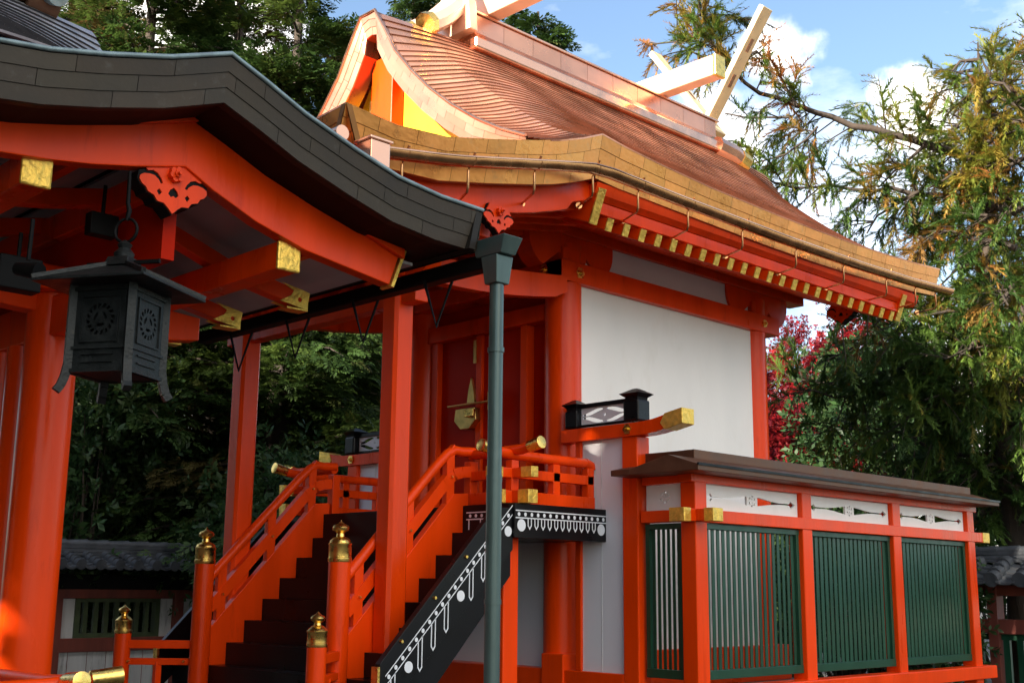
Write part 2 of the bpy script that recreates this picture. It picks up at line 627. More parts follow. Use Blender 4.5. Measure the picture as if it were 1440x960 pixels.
us = [.12 + (EU - .12) * (i / 36) for i in range(37)]
ys = sorted(set([YG, 7.5] + [p[0] for p in ZE if YG < p[0] < YR] + list(np.linspace(YG, Y1, 16)) + list(np.linspace(Y1, Y2, 20)) + list(np.linspace(Y2, YR, 12))))
roof_mb = MB()
for sx in (1, -1):
    m1 = courses_surface(lambda u, y: (CX + sx * u, y, roofz(u, y)), us, ys, lift=.013, tile=.48, tintv=.20, riser_shade=.36)
    roof_mb.add(m1.v, m1.f)
    roof_mb.t[-len(m1.v):] = m1.t
# porch roof (in front of the gable)
hv = [CX - EU + 2 * EU * i / 26 for i in range(27)]
hy = [7.25 - (7.25 - 4.75) * i / 15 for i in range(16)]


def porchz(x, y):
    edge = abs(x - CX) / EU
    return ze(y) - .07 * (1 - edge ** 2) * max(0, (6.2 - y)) / 1.5


roof = roof_mb.build('roof', 'copper', hall, tint=True)
pr = courses_surface(lambda y, x: (x, y, porchz(x, y)), hy, hv, lift=.014, tile=.55, tintv=.10, riser_shade=.34)
pr.build('porch_roof', 'copper', hall, tint=True)

# eave edges (three courses of copper tiles)
H1 = (-.10, 0, -.385)
for sx in (1, -1):
    x = CX + sx * EU
    path = [(x, y, z + .012) for y, z in ZE if y <= 7.5]
    dn = [(-.10 * sx, 0, -.30 - .085 * (y - 4.75) / 2.75) for y, z in ZE if y <= 7.5]
    band(path, dn, (sx, 0, 0), 3, .34).build('porch_verge_edge', 'copperf', hall, tint=True)
    path = [(x, y, z + .012) for y, z in ZE if y >= 7.5]
    dn = [(-.10 * sx, 0, -.385 + .06 * min(1, (y - 7.5) / 1.2)) for y, z in ZE if y >= 7.5]
    band(path, dn, (sx, 0, 0), 3, .34).build('eave_edge', 'copperf', hall, tint=True)
fp = [(CX - EU + 2 * EU * i / 14, 4.75, porchz(CX - EU + 2 * EU * i / 14, 4.75) + .012) for i in range(15)]
band(fp, (0, .10, -.30), (0, -1, 0), 3, .34).build('porch_eave_edge', 'copperf', hall, tint=True)

# gable edge: copper courses following the front rim
for sx in (1, -1):
    path, dn = [], []
    for i, (u, z) in enumerate(GF):
        if u > 2.35:
            continue
        path.append((CX + sx * u, YG, z + .012))
        a, b = GF[max(0, i - 1)], GF[min(len(GF) - 1, i + 1)]
        tx, tz = (b[0] - a[0]), (b[1] - a[1])
        ln = math.hypot(tx, tz)
        k = .23 if u < 1.7 else .23 - .15 * (u - 1.7) / .65
        nx, nz_ = tz / ln, -tx / ln
        if u < .2:
            nx, nz_ = -.15, -1
        dn.append((sx * nx * k, .06, nz_ * k))
    band(path, dn, (0, -1, 0), 3, .30, tintv=.18, thick=.16).build('gable_edge', 'copper', hall, tint=True)
# bright drip edge along the rim
rim = [(CX - u, YG - .005, z + .02) for u, z in GF[1:-1]][::-1] + [(CX + u, YG - .005, z + .02) for u, z in GF[1:-1]]
MB().tube(rim, .016, 6).build('drip_edge', 'copperp', hall, smooth=60)
# pediment wall, strut and gilt boards
ped = [(CX - 1.75, 5.1), (CX + 1.75, 5.1), (CX + 1.05, 5.92), (CX + .5, 6.5), (CX + .16, 7.08), (CX - .18, 7.08), (CX - .55, 6.5), (CX - 1.05, 5.92)]
MB().prism(ped, 'y', 7.22, 7.27).build('pediment_wall', 'ochre', hall)
MB().box(CX - .17, CX + .17, 7.06, 7.21, 5.1, 6.9).build('king_post', 'red', hall, bevel=.01)
MB().box(CX - .25, CX - .172, 7.10, 7.215, 5.1, 6.5).build('gilt_board', 'gold', hall)
MB().box(CX - 1.4, CX + 1.4, 7.10, 7.215, 5.1, 5.34).build('gable_tie_beam', 'red', hall, bevel=.01)

# ridge
MB().box(CX - .33, CX + .33, 8.05, 12.75, 7.25, 7.38).build('ridge_moulding', 'copperp', hall, bevel=.02)
MB().prism([(CX - .30, 7.385), (CX + .30, 7.385), (CX + .22, 7.48), (CX - .22, 7.48)], 'y', 8.1, 12.62).build('ridge_cove', 'copperp', hall)
rb = MB()
yy = 8.12
while yy < 12.45:
    w = min(.46, 12.5 - yy)
    rb.box(CX - .2, CX + .2, yy, yy + w - .005, 7.485, 7.70, rnd_tint(.08))
    yy += w
rb.build('ridge_box', 'copper', hall, tint=True)
MB().box(CX - .225, CX + .225, 8.08, 12.55, 7.705, 7.735).build('ridge_cap', 'copperp', hall, bevel=.006)
for y, sg in ((12.75, 1),):
    for sx in (1, -1):
        x0 = CX + sx * .27
        e = MB()
        e.tube([(x0, y - sg * .35, 7.34), (x0, y, 7.32), (x0, y + sg * .18, 7.27)], [.12, .12, .115], 8)
        e_ = e.build('ridge_end', 'copperp', hall, smooth=30)
        MB().tube([(x0, y + sg * .14, 7.283), (x0, y + sg * .30, 7.24)], [.125, .13], 8).build('end_cap', 'gold', e_, smooth=30)
# ornamental foot at the front ridge end
ob = MB().prism([(CX - .30, 7.45), (CX + .30, 7.45), (CX + .26, 7.8), (CX + .10, 8.15), (CX - .10, 8.15), (CX - .26, 7.8)], 'y', 7.98, 8.1)
obo = ob.build('ridge_end_plate', 'copperl', hall, bevel=.01)
for sx in (1, -1):
    fo = [(CX + sx * (.10 + .05 * t), 8.05 - .50 * t, 7.86 - .62 * t + .16 * t * t) for t in np.linspace(0, 1, 8)]
    MB().tube(fo, .115, 8).build('plate_foot', 'copperl', obo, smooth=20)
    p, q = Vector(fo[-2]), Vector(fo[-1])
    d = (q - p).normalized()
    MB().tube([q, q + d * .09], [.13, .13], 8).build('foot_cap', 'gold', obo, smooth=20)


def ridge_log(y):
    o = MB().box(CX - 1.02, CX + 1.02, y - .10, y + .10, 7.75, 8.02).build('ridge_log', 'copperl', hall, bevel=.02)
    for sx in (1, -1):
        MB().box(CX + sx * 1.018, CX + sx * 1.07, y - .105, y + .105, 7.745, 8.025).build('log_end_cap', 'gold', o, bevel=.012)


for y in (8.42, 11.42):
    ridge_log(y)


def finial(y, sx):
    a = Vector((CX - sx * .12, y, 7.60))
    b = Vector((CX + sx * .98, y, 9.12))
    d = (b - a).normalized()
    o = MB().bar(a, b, .085, .21, (0, 1, 0)).build('crossed_finial', 'goldpale', hall, bevel=.01)
    for t in (.45, .72):
        c = a.lerp(b, t)
        MB().bar(c - d * .09, c + d * .09, .095, .06, (0, 1, 0)).build('finial_slot', 'copperp', o)


for y in (12.60,):
    finial(y, 1)
    finial(y + (.10 if y > 10 else -.10), -1)

# --- eave rafters with gilt end plates (near side and far side)
for sx in (1, -1):
    n = 23
    for i in range(n):
        y = 7.80 + (12.82 - 7.80) * i / (n - 1)
        a = (CX + sx * 1.05, y, 5.30)
        b = (CX + sx * 2.40, y, 4.772)
        r_ = MB().bar(a, b, .075, .105).build('rafter', 'red', hall, bevel=.004)
        d = (Vector(b) - Vector(a)).normalized()
        MB().bar(Vector(b), Vector(b) + d * .012, .080, .112).build('rafter_end_plate', 'goldeng', r_)
    # barge ends at both ends of the row
    for y in (7.62, 13.02):
        a = Vector((CX + sx * .6, y, 5.62))
        b = Vector((CX + sx * 2.42, y, 4.90))
        r_ = MB().bar(a, b, .085, .31).build('eave_bargeboard', 'red', hall, bevel=.006)
        d = (b - a).normalized()
        MB().bar(b, b + d * .015, .095, .325).build('bargeboard_end_plate', 'goldeng', r_)
    x = CX + sx * 2.36
    zs = [4.835]
    MB().prism([(CX + sx * 1.0, 5.37), (CX + sx * 2.35, 4.835), (CX + sx * 2.35, 4.86), (CX + sx * 1.0, 5.40)], 'y', 7.66, 13.0).build('eave_soffit', 'red', hall)
    MB().box(x - .03 * sx, x + .045 * sx, 7.66, 13.0, 4.845, 4.955).build('eave_board', 'red', hall, bevel=.006)
    MB().prism([(x - .03 * sx, 4.96), (x + .05 * sx, 4.96), (x + .10 * sx, 5.0), (x + .135 * sx, 5.09), (x - .03 * sx, 5.09)], 'y', 7.55, 13.35).build('upper_eave_board', 'red', hall)
    # hidden roof underside
    MB().prism([(CX + sx * .2, 6.4), (CX + sx * 2.45, 5.09), (CX + sx * 2.45, 5.12), (CX + sx * .2, 6.8)], 'y', 7.55, 13.3).build('roof_underside', 'red', hall)

# --- porch eaves
HB = [(4.92, 4.42, 4.66), (5.3, 4.43, 4.665), (5.72, 4.47, 4.70), (6.1, 4.52, 4.77), (6.48, 4.585, 4.86), (6.85, 4.67, 4.95), (7.2, 4.775, 5.04), (7.27, 4.80, 5.06), (7.34, 4.88, 5.08), (7.56, 4.95, 5.12)]
for sx in (1, -1):
    x = CX + sx * 2.35
    poly = [(y, b) for y, b, t in HB] + [(y, t) for y, b, t in HB][::-1]
    bb = MB().prism(poly, 'x', x - .04, x + .04).build('porch_bargeboard', 'red', hall, bevel=.006)
    poly2 = [(y, t + .002) for y, b, t in HB] + [(y, interp([(p[0], p[1]) for p in ZE], y) - .30) for y, b, t in HB][::-1]
    MB().prism(poly2, 'x', x - .03, x + .09).build('porch_verge_board', 'red', hall)
pf = [(y, b + .16) for y, b, t in HB]
pb_ = [(y, b + .18) for y, b, t in HB]
MB().prism(pf + [(8.4, 5.16), (8.4, 5.18)] + pb_[::-1], 'x', CX - 2.34, CX + 2.34).build('porch_soffit', 'red', hall)
for i in range(17):
    x = CX - 2.16 + 4.32 * i / 16
    poly = [(4.95, 4.46), (5.7, 4.505), (6.5, 4.62), (7.3, 4.85), (8.35, 5.05), (8.35, 5.13), (7.3, 4.945), (6.5, 4.735), (5.7, 4.62), (4.95, 4.575)]
    MB().prism(poly, 'x', x - .035, x + .035).build('porch_rafter', 'red', hall)
MB().box(CX - 2.32, CX + 2.32, 4.86, 4.95, 4.50, 4.66).build('porch_eave_board', 'red', hall, bevel=.006)
# porch purlin on the square posts
MB().box(CX - 2.25, CX + 2.25, 6.32, 6.50, 4.40, 4.56).build('porch_purlin', 'red', hall, bevel=.008)
MB().box(CX - 1.5, CX + 1.5, 6.34, 6.48, 3.98, 4.18).build('porch_tie_beam', 'red', hall, bevel=.008)
for sx in (1, -1):
    x = CX + sx * 1.2
    pq = [(x - .105, 6.325), (x - .075, 6.295), (x + .075, 6.295), (x + .105, 6.325), (x + .105, 6.475), (x + .075, 6.505), (x - .075, 6.505), (x - .105, 6.475)]
    MB().prism(pq, 'z', .55, 4.22).build('porch_post', 'red', hall, bevel=.003)
    MB().box(x - .15, x + .15, 6.25, 6.55, 4.22, 4.34).build('bearing_block', 'red', hall, bevel=.012)
    pl = [(x - .5, 4.40), (x - .5, 4.36)] + arc(x - .3, 4.40, .2, 200, 260, 5) + arc(x + .3, 4.40, .2, 280, 340, 5) + [(x + .5, 4.36), (x + .5, 4.40)]
    MB().prism(pl, 'y', 6.34, 6.48).build('boat_bracket', 'red', hall)
    # curved tie from post to hall column
    poly = []
    top, bot = [], []
    for i in range(13):
        t = i / 12
        y = 6.45 + (8.45 - 6.45) * t
        zc = 4.36 + .16 * t - .04 * math.sin(math.pi * t) + (.0)
        hh = .105 + .02 * math.sin(math.pi * t)
        top.append((y, zc + hh))
        bot.append((y, zc - hh + (.05 if t > .93 or t < .07 else 0)))
    MB().prism(top + bot[::-1], 'x', x - .06 + .03 * sx, x + .06 + .03 * sx).build('curved_tie_beam', 'red', hall, bevel=.008)


# hanging gable pendants (vermilion face, black edges)
def pendant(name, parent, axis, base, sgn, cu, cz, s, depth=.06, boss=True):
    """carved drop ornament; u,z plane; s = half width"""
    half = [(0.00, .62), (.62, .62), (.80, .28), (.97, .20), (1.0, -.02), (.92, -.16), (.80, -.22), (.74, -.34), (.55, -.40), (.46, -.54), (.26, -.55), (.14, -.66), (0, -.80)]
    poly = [(cu + a * s, cz + b * s) for a, b in half] + [(cu - a * s, cz + b * s) for a, b in half[1:-1]][::-1]
    o = MB().prism(poly, axis, base, base + sgn * depth).build(name, 'blackm', parent)

    def hole(fn):
        return [(cu + a * s, cz + b * s) for a, b in fn]
    heart = [(0, -.06), (.10, -.14), (.15, -.26), (.07, -.33), (0, -.29), (-.07, -.33), (-.15, -.26), (-.10, -.14)]
    h2 = [(.40, -.18), (.47, -.25), (.40, -.36), (.32, -.26)]
    h3 = [(-.40, -.18), (-.32, -.26), (-.40, -.36), (-.47, -.25)]
    fhalf = [(0.00, .60), (.60, .60), (.70, .40), (.80, .27), (.74, .23), (.60, .27), (.47, .22), (.36, .10), (.31, -.02), (.37, -.04), (.44, .06), (.55, .14), (.68, .155), (.84, .13), (.94, .07), (.96, -.04), (.88, -.15), (.77, -.21), (.71, -.32), (.53, -.38), (.44, -.51), (.25, -.53), (.12, -.64), (0, -.77)]
    face = [(cu + a * s, cz + b * s) for a, b in fhalf] + [(cu - a * s, cz + b * s) for a, b in fhalf[1:-1]][::-1]
    MB().prism(face, axis, base + sgn * depth, base + sgn * (depth + .012), holes=[hole(heart), hole(h2), hole(h3)]).build('carved_face', 'red', o)
    if boss:
        bm_ = MB()
        for k in range(6):
            t_ = math.radians(60 * k + 15)
            bm_.prism(circ(cu + .13 * s * math.cos(t_), cz + .27 * s + .13 * s * math.sin(t_), .085 * s, 9), axis, base + sgn * (depth + .012), base + sgn * (depth + .045 + .004 * (k % 2)))
        bm_.prism(circ(cu, cz + .27 * s, .10 * s, 6), axis, base + sgn * (depth + .012), base + sgn * (depth + .062))
        bm_.prism(circ(cu, cz + .27 * s, .05 * s, 10), axis, base + sgn * (depth + .062), base + sgn * (depth + .085))
        bm_.build('boss', 'red', o, bevel=.004)
    return o


pendant('purlin_pendant', hall, 'x', CX + 2.36, 1, 6.42, 4.52, .17)
pendant('purlin_pendant', hall, 'x', CX - 2.36, -1, 6.42, 4.52, .17)
pendant('purlin_pendant', hall, 'y', 12.92, -1, CX + 1.75, 4.93, .20, depth=.10)
pendant('purlin_pendant', hall, 'y', 12.92, -1, CX - 1.75, 4.93, .20, depth=.10)

# --- door wall
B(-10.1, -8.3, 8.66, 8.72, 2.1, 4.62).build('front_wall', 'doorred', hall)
MB().box(-10.15, -8.3, 8.52, 8.66, 4.25, 4.42).build('door_lintel', 'red', hall, bevel=.008)
MB().box(-10.15, -8.3, 8.52, 8.66, 2.27, 2.42).build('door_sill', 'red', hall, bevel=.008)
for x in (-10.02, -8.62):
    MB().box(x - .05, x + .05, 8.55, 8.66, 2.42, 4.25).build('door_jamb', 'red', hall, bevel=.008)
for x0, x1 in ((-9.965, -9.34), (-9.325, -8.675)):
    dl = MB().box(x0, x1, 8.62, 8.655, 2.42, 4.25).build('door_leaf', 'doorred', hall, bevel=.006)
MB().box(-9.375, -9.285, 8.58, 8.625, 2.42, 4.25).build('door_meeting_post', 'red', hall, bevel=.008)
lk = MB().prism([(-9.60, 3.46), (-9.30, 3.46), (-9.28, 3.33), (-9.38, 3.24), (-9.52, 3.24), (-9.62, 3.33)], 'y', 8.50, 8.58)
lko = lk.build('door_lock', 'goldold', hall, bevel=.008)
MB().prism([(-9.40, 3.64), (-9.36, 3.78), (-9.32, 3.64), (-9.30, 3.5), (-9.42, 3.5)], 'y', 8.50, 8.53).build('lock_hasp', 'goldold', lko)
MB().tube([(-9.72, 8.50, 3.50), (-9.05, 8.50, 3.50)], .012, 8).build('lock_bolt', 'goldold', lko)
MB().box(-9.42, -9.28, 8.46, 8.50, 3.36, 3.44).build('lock_box', 'gold', lko, bevel=.006)
MB().prism([(-9.12, 3.60), (-9.06, 3.66), (-9.0, 3.6), (-9.0, 3.42), (-9.06, 3.36), (-9.12, 3.42)], 'y', 8.52, 8.55).build('lock_plate', 'goldold', lko)
MB().box(-9.40, -9.36, 8.565, 8.578, 3.95, 4.2).build('door_fitting', 'goldold', hall)

# --- veranda
vd = MB().box(-10.90, -7.50, 7.35, 8.50, 2.03, 2.27)
ver = vd.build('veranda', 'black', hall, bevel=.006)
for x0, x1 in ((-7.50, -7.44), (-10.96, -10.90)):
    MB().box(x0, x1, 7.29, 8.48, 2.02, 2.315).build('edge_board', 'black', ver, bevel=.004)
MB().box(-10.90, -7.50, 7.285, 7.345, 2.02, 2.315).build('edge_board', 'black', ver, bevel=.004)


def inlay_run(fy, z_line1, slope, y0, y1, circles, pend, dot, xf, parent, small=1.0):
    """white line, dots, discs and pendants on a black board in the plane x = xf"""
    mb = MB()
    xo = xf + .0035

    def zz(y, off):
        return z_line1 + slope * (y - y0) - off
    for off in (0, .062 * fy):
        mb.prism([(y0, zz(y0, off) - .005), (y1, zz(y1, off) - .005), (y1, zz(y1, off) + .005), (y0, zz(y0, off) + .005)], 'x', xf, xo)
    n = int((y1 - y0) / dot)
    for i in range(n):
        y = y0 + dot * (i + .5)
        mb.prism(circ(y, zz(y, .031 * fy), .0155, 10, .018), 'x', xf, xo)
    for y, off, r in circles:
        mb.prism(circ(y, zz(y, off), r, 18, r * 1.05), 'x', xf, xo)
    for y, ln in pend:
        w = .024 * small
        t = .009
        zt_l, zt_r = zz(y - w, .062 * fy), zz(y + w, .062 * fy)
        zb = min(zt_l, zt_r) - ln
        poly = [(y - w, zt_l), (y - w, zb), (y, zb - .035), (y + w, zb), (y + w, zt_r), (y + w - t, zt_r), (y + w - t, zb + .005), (y, zb - .018), (y - w + t, zb + .005), (y - w + t, zt_l)]
        mb.prism(poly, 'x', xf, xo)
    return mb.build('white_inlay', 'inlay', parent)


inlay_run(1.0, 2.252, 0, 7.30, 8.47, [(7.37, .125, .05), (8.40, .125, .05)], [(7.47 + .083 * i, .065) for i in range(11)], .078, -7.44, ver)
# front edge inlay near the stairs (plane y = 7.285)
fm = MB()
for off in (0, .06):
    fm.box(-8.05, -7.52, 7.2815, 7.285, 2.245 - off, 2.255 - off)
for i in range(7):
    fm.prism(circ(-8.0 + .075 * i, 2.22, .015, 10), 'y', 7.2815, 7.285)
    if i % 2 == 0:
        fm.box(-8.02 + .075 * i, -8.01 + .075 * i, 7.2815, 7.285, 2.10, 2.19)
fm.build('white_inlay', 'inlay', ver)
for sx in (1, -1):
    MB().box(CX + sx * 1.42, CX + sx * 1.60, 7.32, 7.50, .3, 2.03).build('veranda_post', 'red', ver, bevel=.012)


def rail_end(p, d, kind, parent, k=1.0):
    """gilt sleeve on a rail end; p = end point, d = direction out of the rail"""
    p, d = Vector(p), Vector(d).normalized()
    if kind == 'round':
        mb = MB().tube([p - d * .15, p - d * .145, p, p + d * .002], [.040 * k, .052 * k, .056 * k, .050 * k], 14)
        return mb.build('rail_end_cap', 'gold', parent, smooth=40)
    w, h = kind
    return MB().bar(p - d * .13, p, w + .008, h + .008).build('rail_end_cap', 'goldeng', parent, bevel=.004)


def veranda_rail(sx):
    x = CX + sx * 1.59
    yc = 7.42
    fr_ = MB().box(x - .055, x + .055, yc - .03, 8.45, 2.32, 2.43).build('veranda_railing', 'red', ver, bevel=.006)
    # base cross rail & rails in the side direction
    MB().bar((x, yc - .24, 2.375), (x, yc, 2.375), .11, .11).build('base_rail', 'red', fr_, bevel=.006)
    MB().bar((x, yc - .26, 2.585), (x, 8.45, 2.585), .08, .085).build('middle_rail', 'red', fr_, bevel=.006)
    MB().tube([(x, yc - .36, 2.80), (x, yc - .2, 2.765), (x, yc, 2.75), (x, yc + .4, 2.745), (x, 8.40, 2.745), (x, 8.445, 2.73), (x, 8.46, 2.69)], [.046] * 7, 14).build('top_rail', 'red', fr_, smooth=50)
    inner = CX + sx * 1.05
    MB().bar((inner, yc, 2.375), (x + sx * .24, yc, 2.375), .11, .11).build('base_rail', 'red', fr_, bevel=.006)
    MB().bar((inner, yc, 2.585), (x + sx * .26, yc, 2.585), .08, .085).build('middle_rail', 'red', fr_, bevel=.006)
    MB().tube([(inner, yc, 2.78), (x - sx * .1, yc, 2.785), (x + sx * .12, yc, 2.79), (x + sx * .34, yc, 2.83)], .046, 14).build('top_rail', 'red', fr_, smooth=50)
    for y in (yc, 7.95, 8.41):
        MB().box(x - .04, x + .04, y - .045, y + .045, 2.43, 2.70).build('rail_post', 'red', fr_, bevel=.006)
    MB().box(inner - .045, inner + .045, yc - .045, yc + .045, 2.27, 2.72).build('rail_post', 'red', fr_, bevel=.006)
    rail_end((x, yc - .26, 2.375), (0, -1, 0), (.11, .11), fr_)
    rail_end((x, yc - .28, 2.585), (0, -1, 0), (.08, .085), fr_)
    rail_end((x, yc - .38, 2.805), (0, -1, .2), 'round', fr_)
    rail_end((x + sx * .26, yc, 2.375), (sx, 0, 0), (.11, .11), fr_)
    rail_end((x + sx * .28, yc, 2.585), (sx, 0, 0), (.08, .085), fr_)
    rail_end((x + sx * .36, yc, 2.835), (sx, 0, .2), 'round', fr_)


veranda_rail(1)
veranda_rail(-1)

# --- gutter on the near eave
for sx in (1,):
    gx = CX + 2.76
    gp = [(gx, 4.97, 4.60), (gx, 5.6, 4.705), (gx, 6.2, 4.84), (gx, 6.8, 4.975), (gx, 7.25, 5.065), (gx, 8.4, 5.045), (gx, 10.0, 5.035), (gx, 11.4, 5.05), (gx, 12.6, 5.085), (gx, 13.6, 5.135)]
    mb = MB()
    R0 = .064
    pts = resample(gp, .25)
    vs, fs = [], []
    nseg = 10
    for p in pts:
        for rr in (R0, R0 - .006):
            for k in range(nseg + 1):
                t = math.pi + math.pi * k / nseg
                vs.append((p.x + rr * math.cos(t), p.y, p.z + rr * math.sin(t) + .02))
    st = 2 * (nseg + 1)
    for i in range(len(pts) - 1):
        for layer in (0, nseg + 1):
            for k in range(nseg):
                a = i * st + layer + k
                fs.append((a, a + 1, a + st + 1, a + st))
        for k in (0, nseg):
            a = i * st + k
            fs.append((a, a + nseg + 1, a + st + nseg + 1, a + st))
    mb.add(vs, fs)
    gut = mb.build('gutter', 'copperg', hall, smooth=40)
    MB().tube([(gx + R0, p.y, p.z + .022) for p in pts], .008, 6).build('gutter_lip', 'copperp', gut, smooth=60)
    for y in (5.17, 5.81, 6.52, 7.22, 7.81, 8.52, 9.37, 10.3, 11.22, 12.13, 12.8, 13.3):
        z = interp([(p[1], p[2]) for p in gp], y)
        b = MB()
        b.tube([(gx + .05, y, z + .06), (gx - .02, y, z - .04), (gx - .03, y, z - .06), (gx - .03, y, z - .20), (gx - .05, y + .01, z - .225), (gx - .40, y + .22, z - .19)], .010, 8)
        b.tube([(gx + .062 * math.cos(t), y, z + .02 + .062 * math.sin(t)) for t in np.linspace(math.pi, 2 * math.pi, 9)], .007, 6)
        b.tube([(gx - .40, y + .22, z - .19), (gx - .375, y + .205, z - .19)], .03, 8)
        b.build('gutter_bracket', 'copperg', gut, smooth=50)
    # collector box at the front corner and the front gutter stub
    MB().prism([(gx - .085, 4.46), (gx + .085, 4.46), (gx + .085, 4.64), (gx - .085, 4.64)], 'y', 4.80, 4.97).build('collector_box', 'copperp', gut, bevel=.006)
    MB().box(gx - .10, gx + .10, 4.785, 4.985, 4.64, 4.66).build('collector_lid', 'copperp', gut, bevel=.004)
    MB().tube([(gx - .1, 4.69, 4.70), (gx - 4.8, 4.69, 4.72)], .055, 14).build('front_gutter', 'copperp', gut, smooth=50)

# ================================================================== STAIRCASE
st = thing('wooden_staircase', 'black wooden staircase with vermilion balustrades rising to the shrine veranda', 'staircase', (CX, 6.4, 0))
TOPS = [(7.35, 2.27), (7.165, 2.07), (6.98, 1.87), (6.795, 1.67), (6.61, 1.47), (6.42, 1.27), (6.235, 1.07), (6.05, .87), (5.86, .67), (5.67, .47)]
poly = [(7.34, 2.03)]
for i in range(1, len(TOPS)):
    y0, z0 = TOPS[i]
    yprev = TOPS[i - 1][0]
    if i == 1:
        poly.append((7.34, z0))
    else:
        poly.append((yprev, z0))
    poly.append((y0, z0))
    poly.append((y0, TOPS[i + 1][1] if i + 1 < len(TOPS) else .27))
poly += [(5.67, .27), (6.0, .27), (7.34, 1.70)]
MB().prism(poly, 'x', CX - 1.66, CX + 1.66).build('steps', 'black', st)
B(CX - 1.8, CX + 1.8, 5.0, 5.9, .27, .47).build('bottom_landing', 'black', st, bevel=.01)
B(CX - 1.7, CX + 1.7, 5.05, 6.3, 0, .27).build('landing_base', 'stone', st, bevel=.01)


def stair_z(y):
    return 2.07 + (y - 7.165) * (0.2 / 0.1865)


for sx in (1, -1):
    xa = CX + sx * 1.67
    xb = CX + sx * 1.73
    poly = [(5.90, .60), (5.90, 1.02), (5.935, 1.06), (7.10, 2.27), (7.30, 2.27), (7.30, 1.92)]
    sg = MB().prism(poly, 'x', min(xa, xb), max(xa, xb)).build('stringer', 'black', st, bevel=.004)
    MB().box(xa - .012 * sx, xb + .005 * sx, 5.875, 5.897, .80, 1.0).build('stringer_end_plate', 'gold', sg)
    if sx == 1:
        cz = [(5.96 + .53 * i + .22, .17, .042) for i in range(3)]
        pn = []
        for c in range(-1, 3):
            for k in (1, 2, 3):
                y = 5.96 + .22 + .53 * c + .53 * k / 4 - .02
                if 5.98 < y < 7.12:
                    pn.append((y, .17 + .02 * (k == 1)))
        # keep the pattern clear of the lower board edge
        inlay_run(1.25, .93, 1.02, 5.955, 7.29, cz, pn, .066, xb, sg)
    for i in range(4):
        y = 6.1 + .33 * i
        z = (y - 4.86) - .055
        MB().tube([(xb, y, z), (xb + .018 * sx, y, z)], [.018, .012], 10).build('gilt_stud', 'gold', sg, smooth=50)

    # balustrade
    x0, x1 = CX + sx * 1.02, CX + sx * 1.10
    low = []
    for i in range(1, 8):
        y0, z0 = TOPS[i]
        yp = TOPS[i - 1][0]
        low.append((yp, z0))
        low.append((y0, z0))
    low.append((TOPS[7][0], TOPS[8][1]))
    low.append((6.0, TOPS[8][1]))
    rails_top = [(6.0, stair_z(6.0) + .33), (7.18, stair_z(7.18) + .33), (7.35, 2.43)]
    polyb = low + rails_top
    bal = MB().prism(polyb, 'x', min(x0, x1), max(x0, x1)).build('stair_balustrade', 'red', st, bevel=.004)
    xm = (x0 + x1) / 2
    # middle rail, curved at the top
    mid = [(xm, 6.04, stair_z(6.04) + .52), (xm, 6.7, stair_z(6.7) + .52), (xm, 7.08, stair_z(7.08) + .52), (xm, 7.18, stair_z(7.18) + .50), (xm, 7.28, 2.615), (xm, 7.42, 2.63)]
    mm = MB()
    for a, b in zip(mid, mid[1:]):
        mm.bar(a, b, .08, .10, (sx, 0, 0)) if False else mm.bar(a, b, .08, .10)
    mm.build('middle_rail', 'red', bal)
    top = [(xm, 6.02, stair_z(6.02) + .80), (xm, 6.6, stair_z(6.6) + .785), (xm, 7.0, stair_z(7.0) + .765), (xm, 7.12, stair_z(7.12) + .745), (xm, 7.2, stair_z(7.2) + .70), (xm, 7.28, 2.80), (xm, 7.44, 2.81)]
    MB().tube(top, .045, 14).build('top_rail', 'red', bal, smooth=50)
    for y in (6.16, 6.68, 7.14):
        MB().prism([(y - .045, stair_z(y - .045) + .30), (y + .045, stair_z(y + .045) + .30), (y + .045, stair_z(y + .045) + .77), (y - .045, stair_z(y - .045) + .77)], 'x', xm - .032, xm + .032).build('baluster', 'red', bal, bevel=.005)
        for s2 in (1, -1):
            xs = x0 if (x0 - xm) * s2 > 0 else x1
            xs = xm + s2 * abs(x0 - xm)
            MB().tube([(xs, y, stair_z(y) + .52), (xs + s2 * .02, y, stair_z(y) + .52)], [.016, .010], 10).build('gilt_stud', 'gold', bal, smooth=50)
    # newel with onion finial
    nx, ny = CX + sx * 1.06, 5.98
    nw = MB().lathe(nx, ny, [(.092, .47), (.092, 1.80)], 28).build('newel_post', 'red', bal, smooth=40)
    MB().lathe(nx, ny, [(.094, 1.79), (.098, 1.80), (.098, 1.825), (.093, 1.83), (.093, 1.925), (.097, 1.93), (.097, 1.94), (.090, 1.945), (.085, 1.965), (.06, 1.985), (.036, 1.995), (.032, 2.02), (.040, 2.03), (.066, 2.045), (.072, 2.065), (.062, 2.085), (.03, 2.10), (.010, 2.115), (.002, 2.13)], 28).build('onion_finial', 'gold', nw, smooth=40)

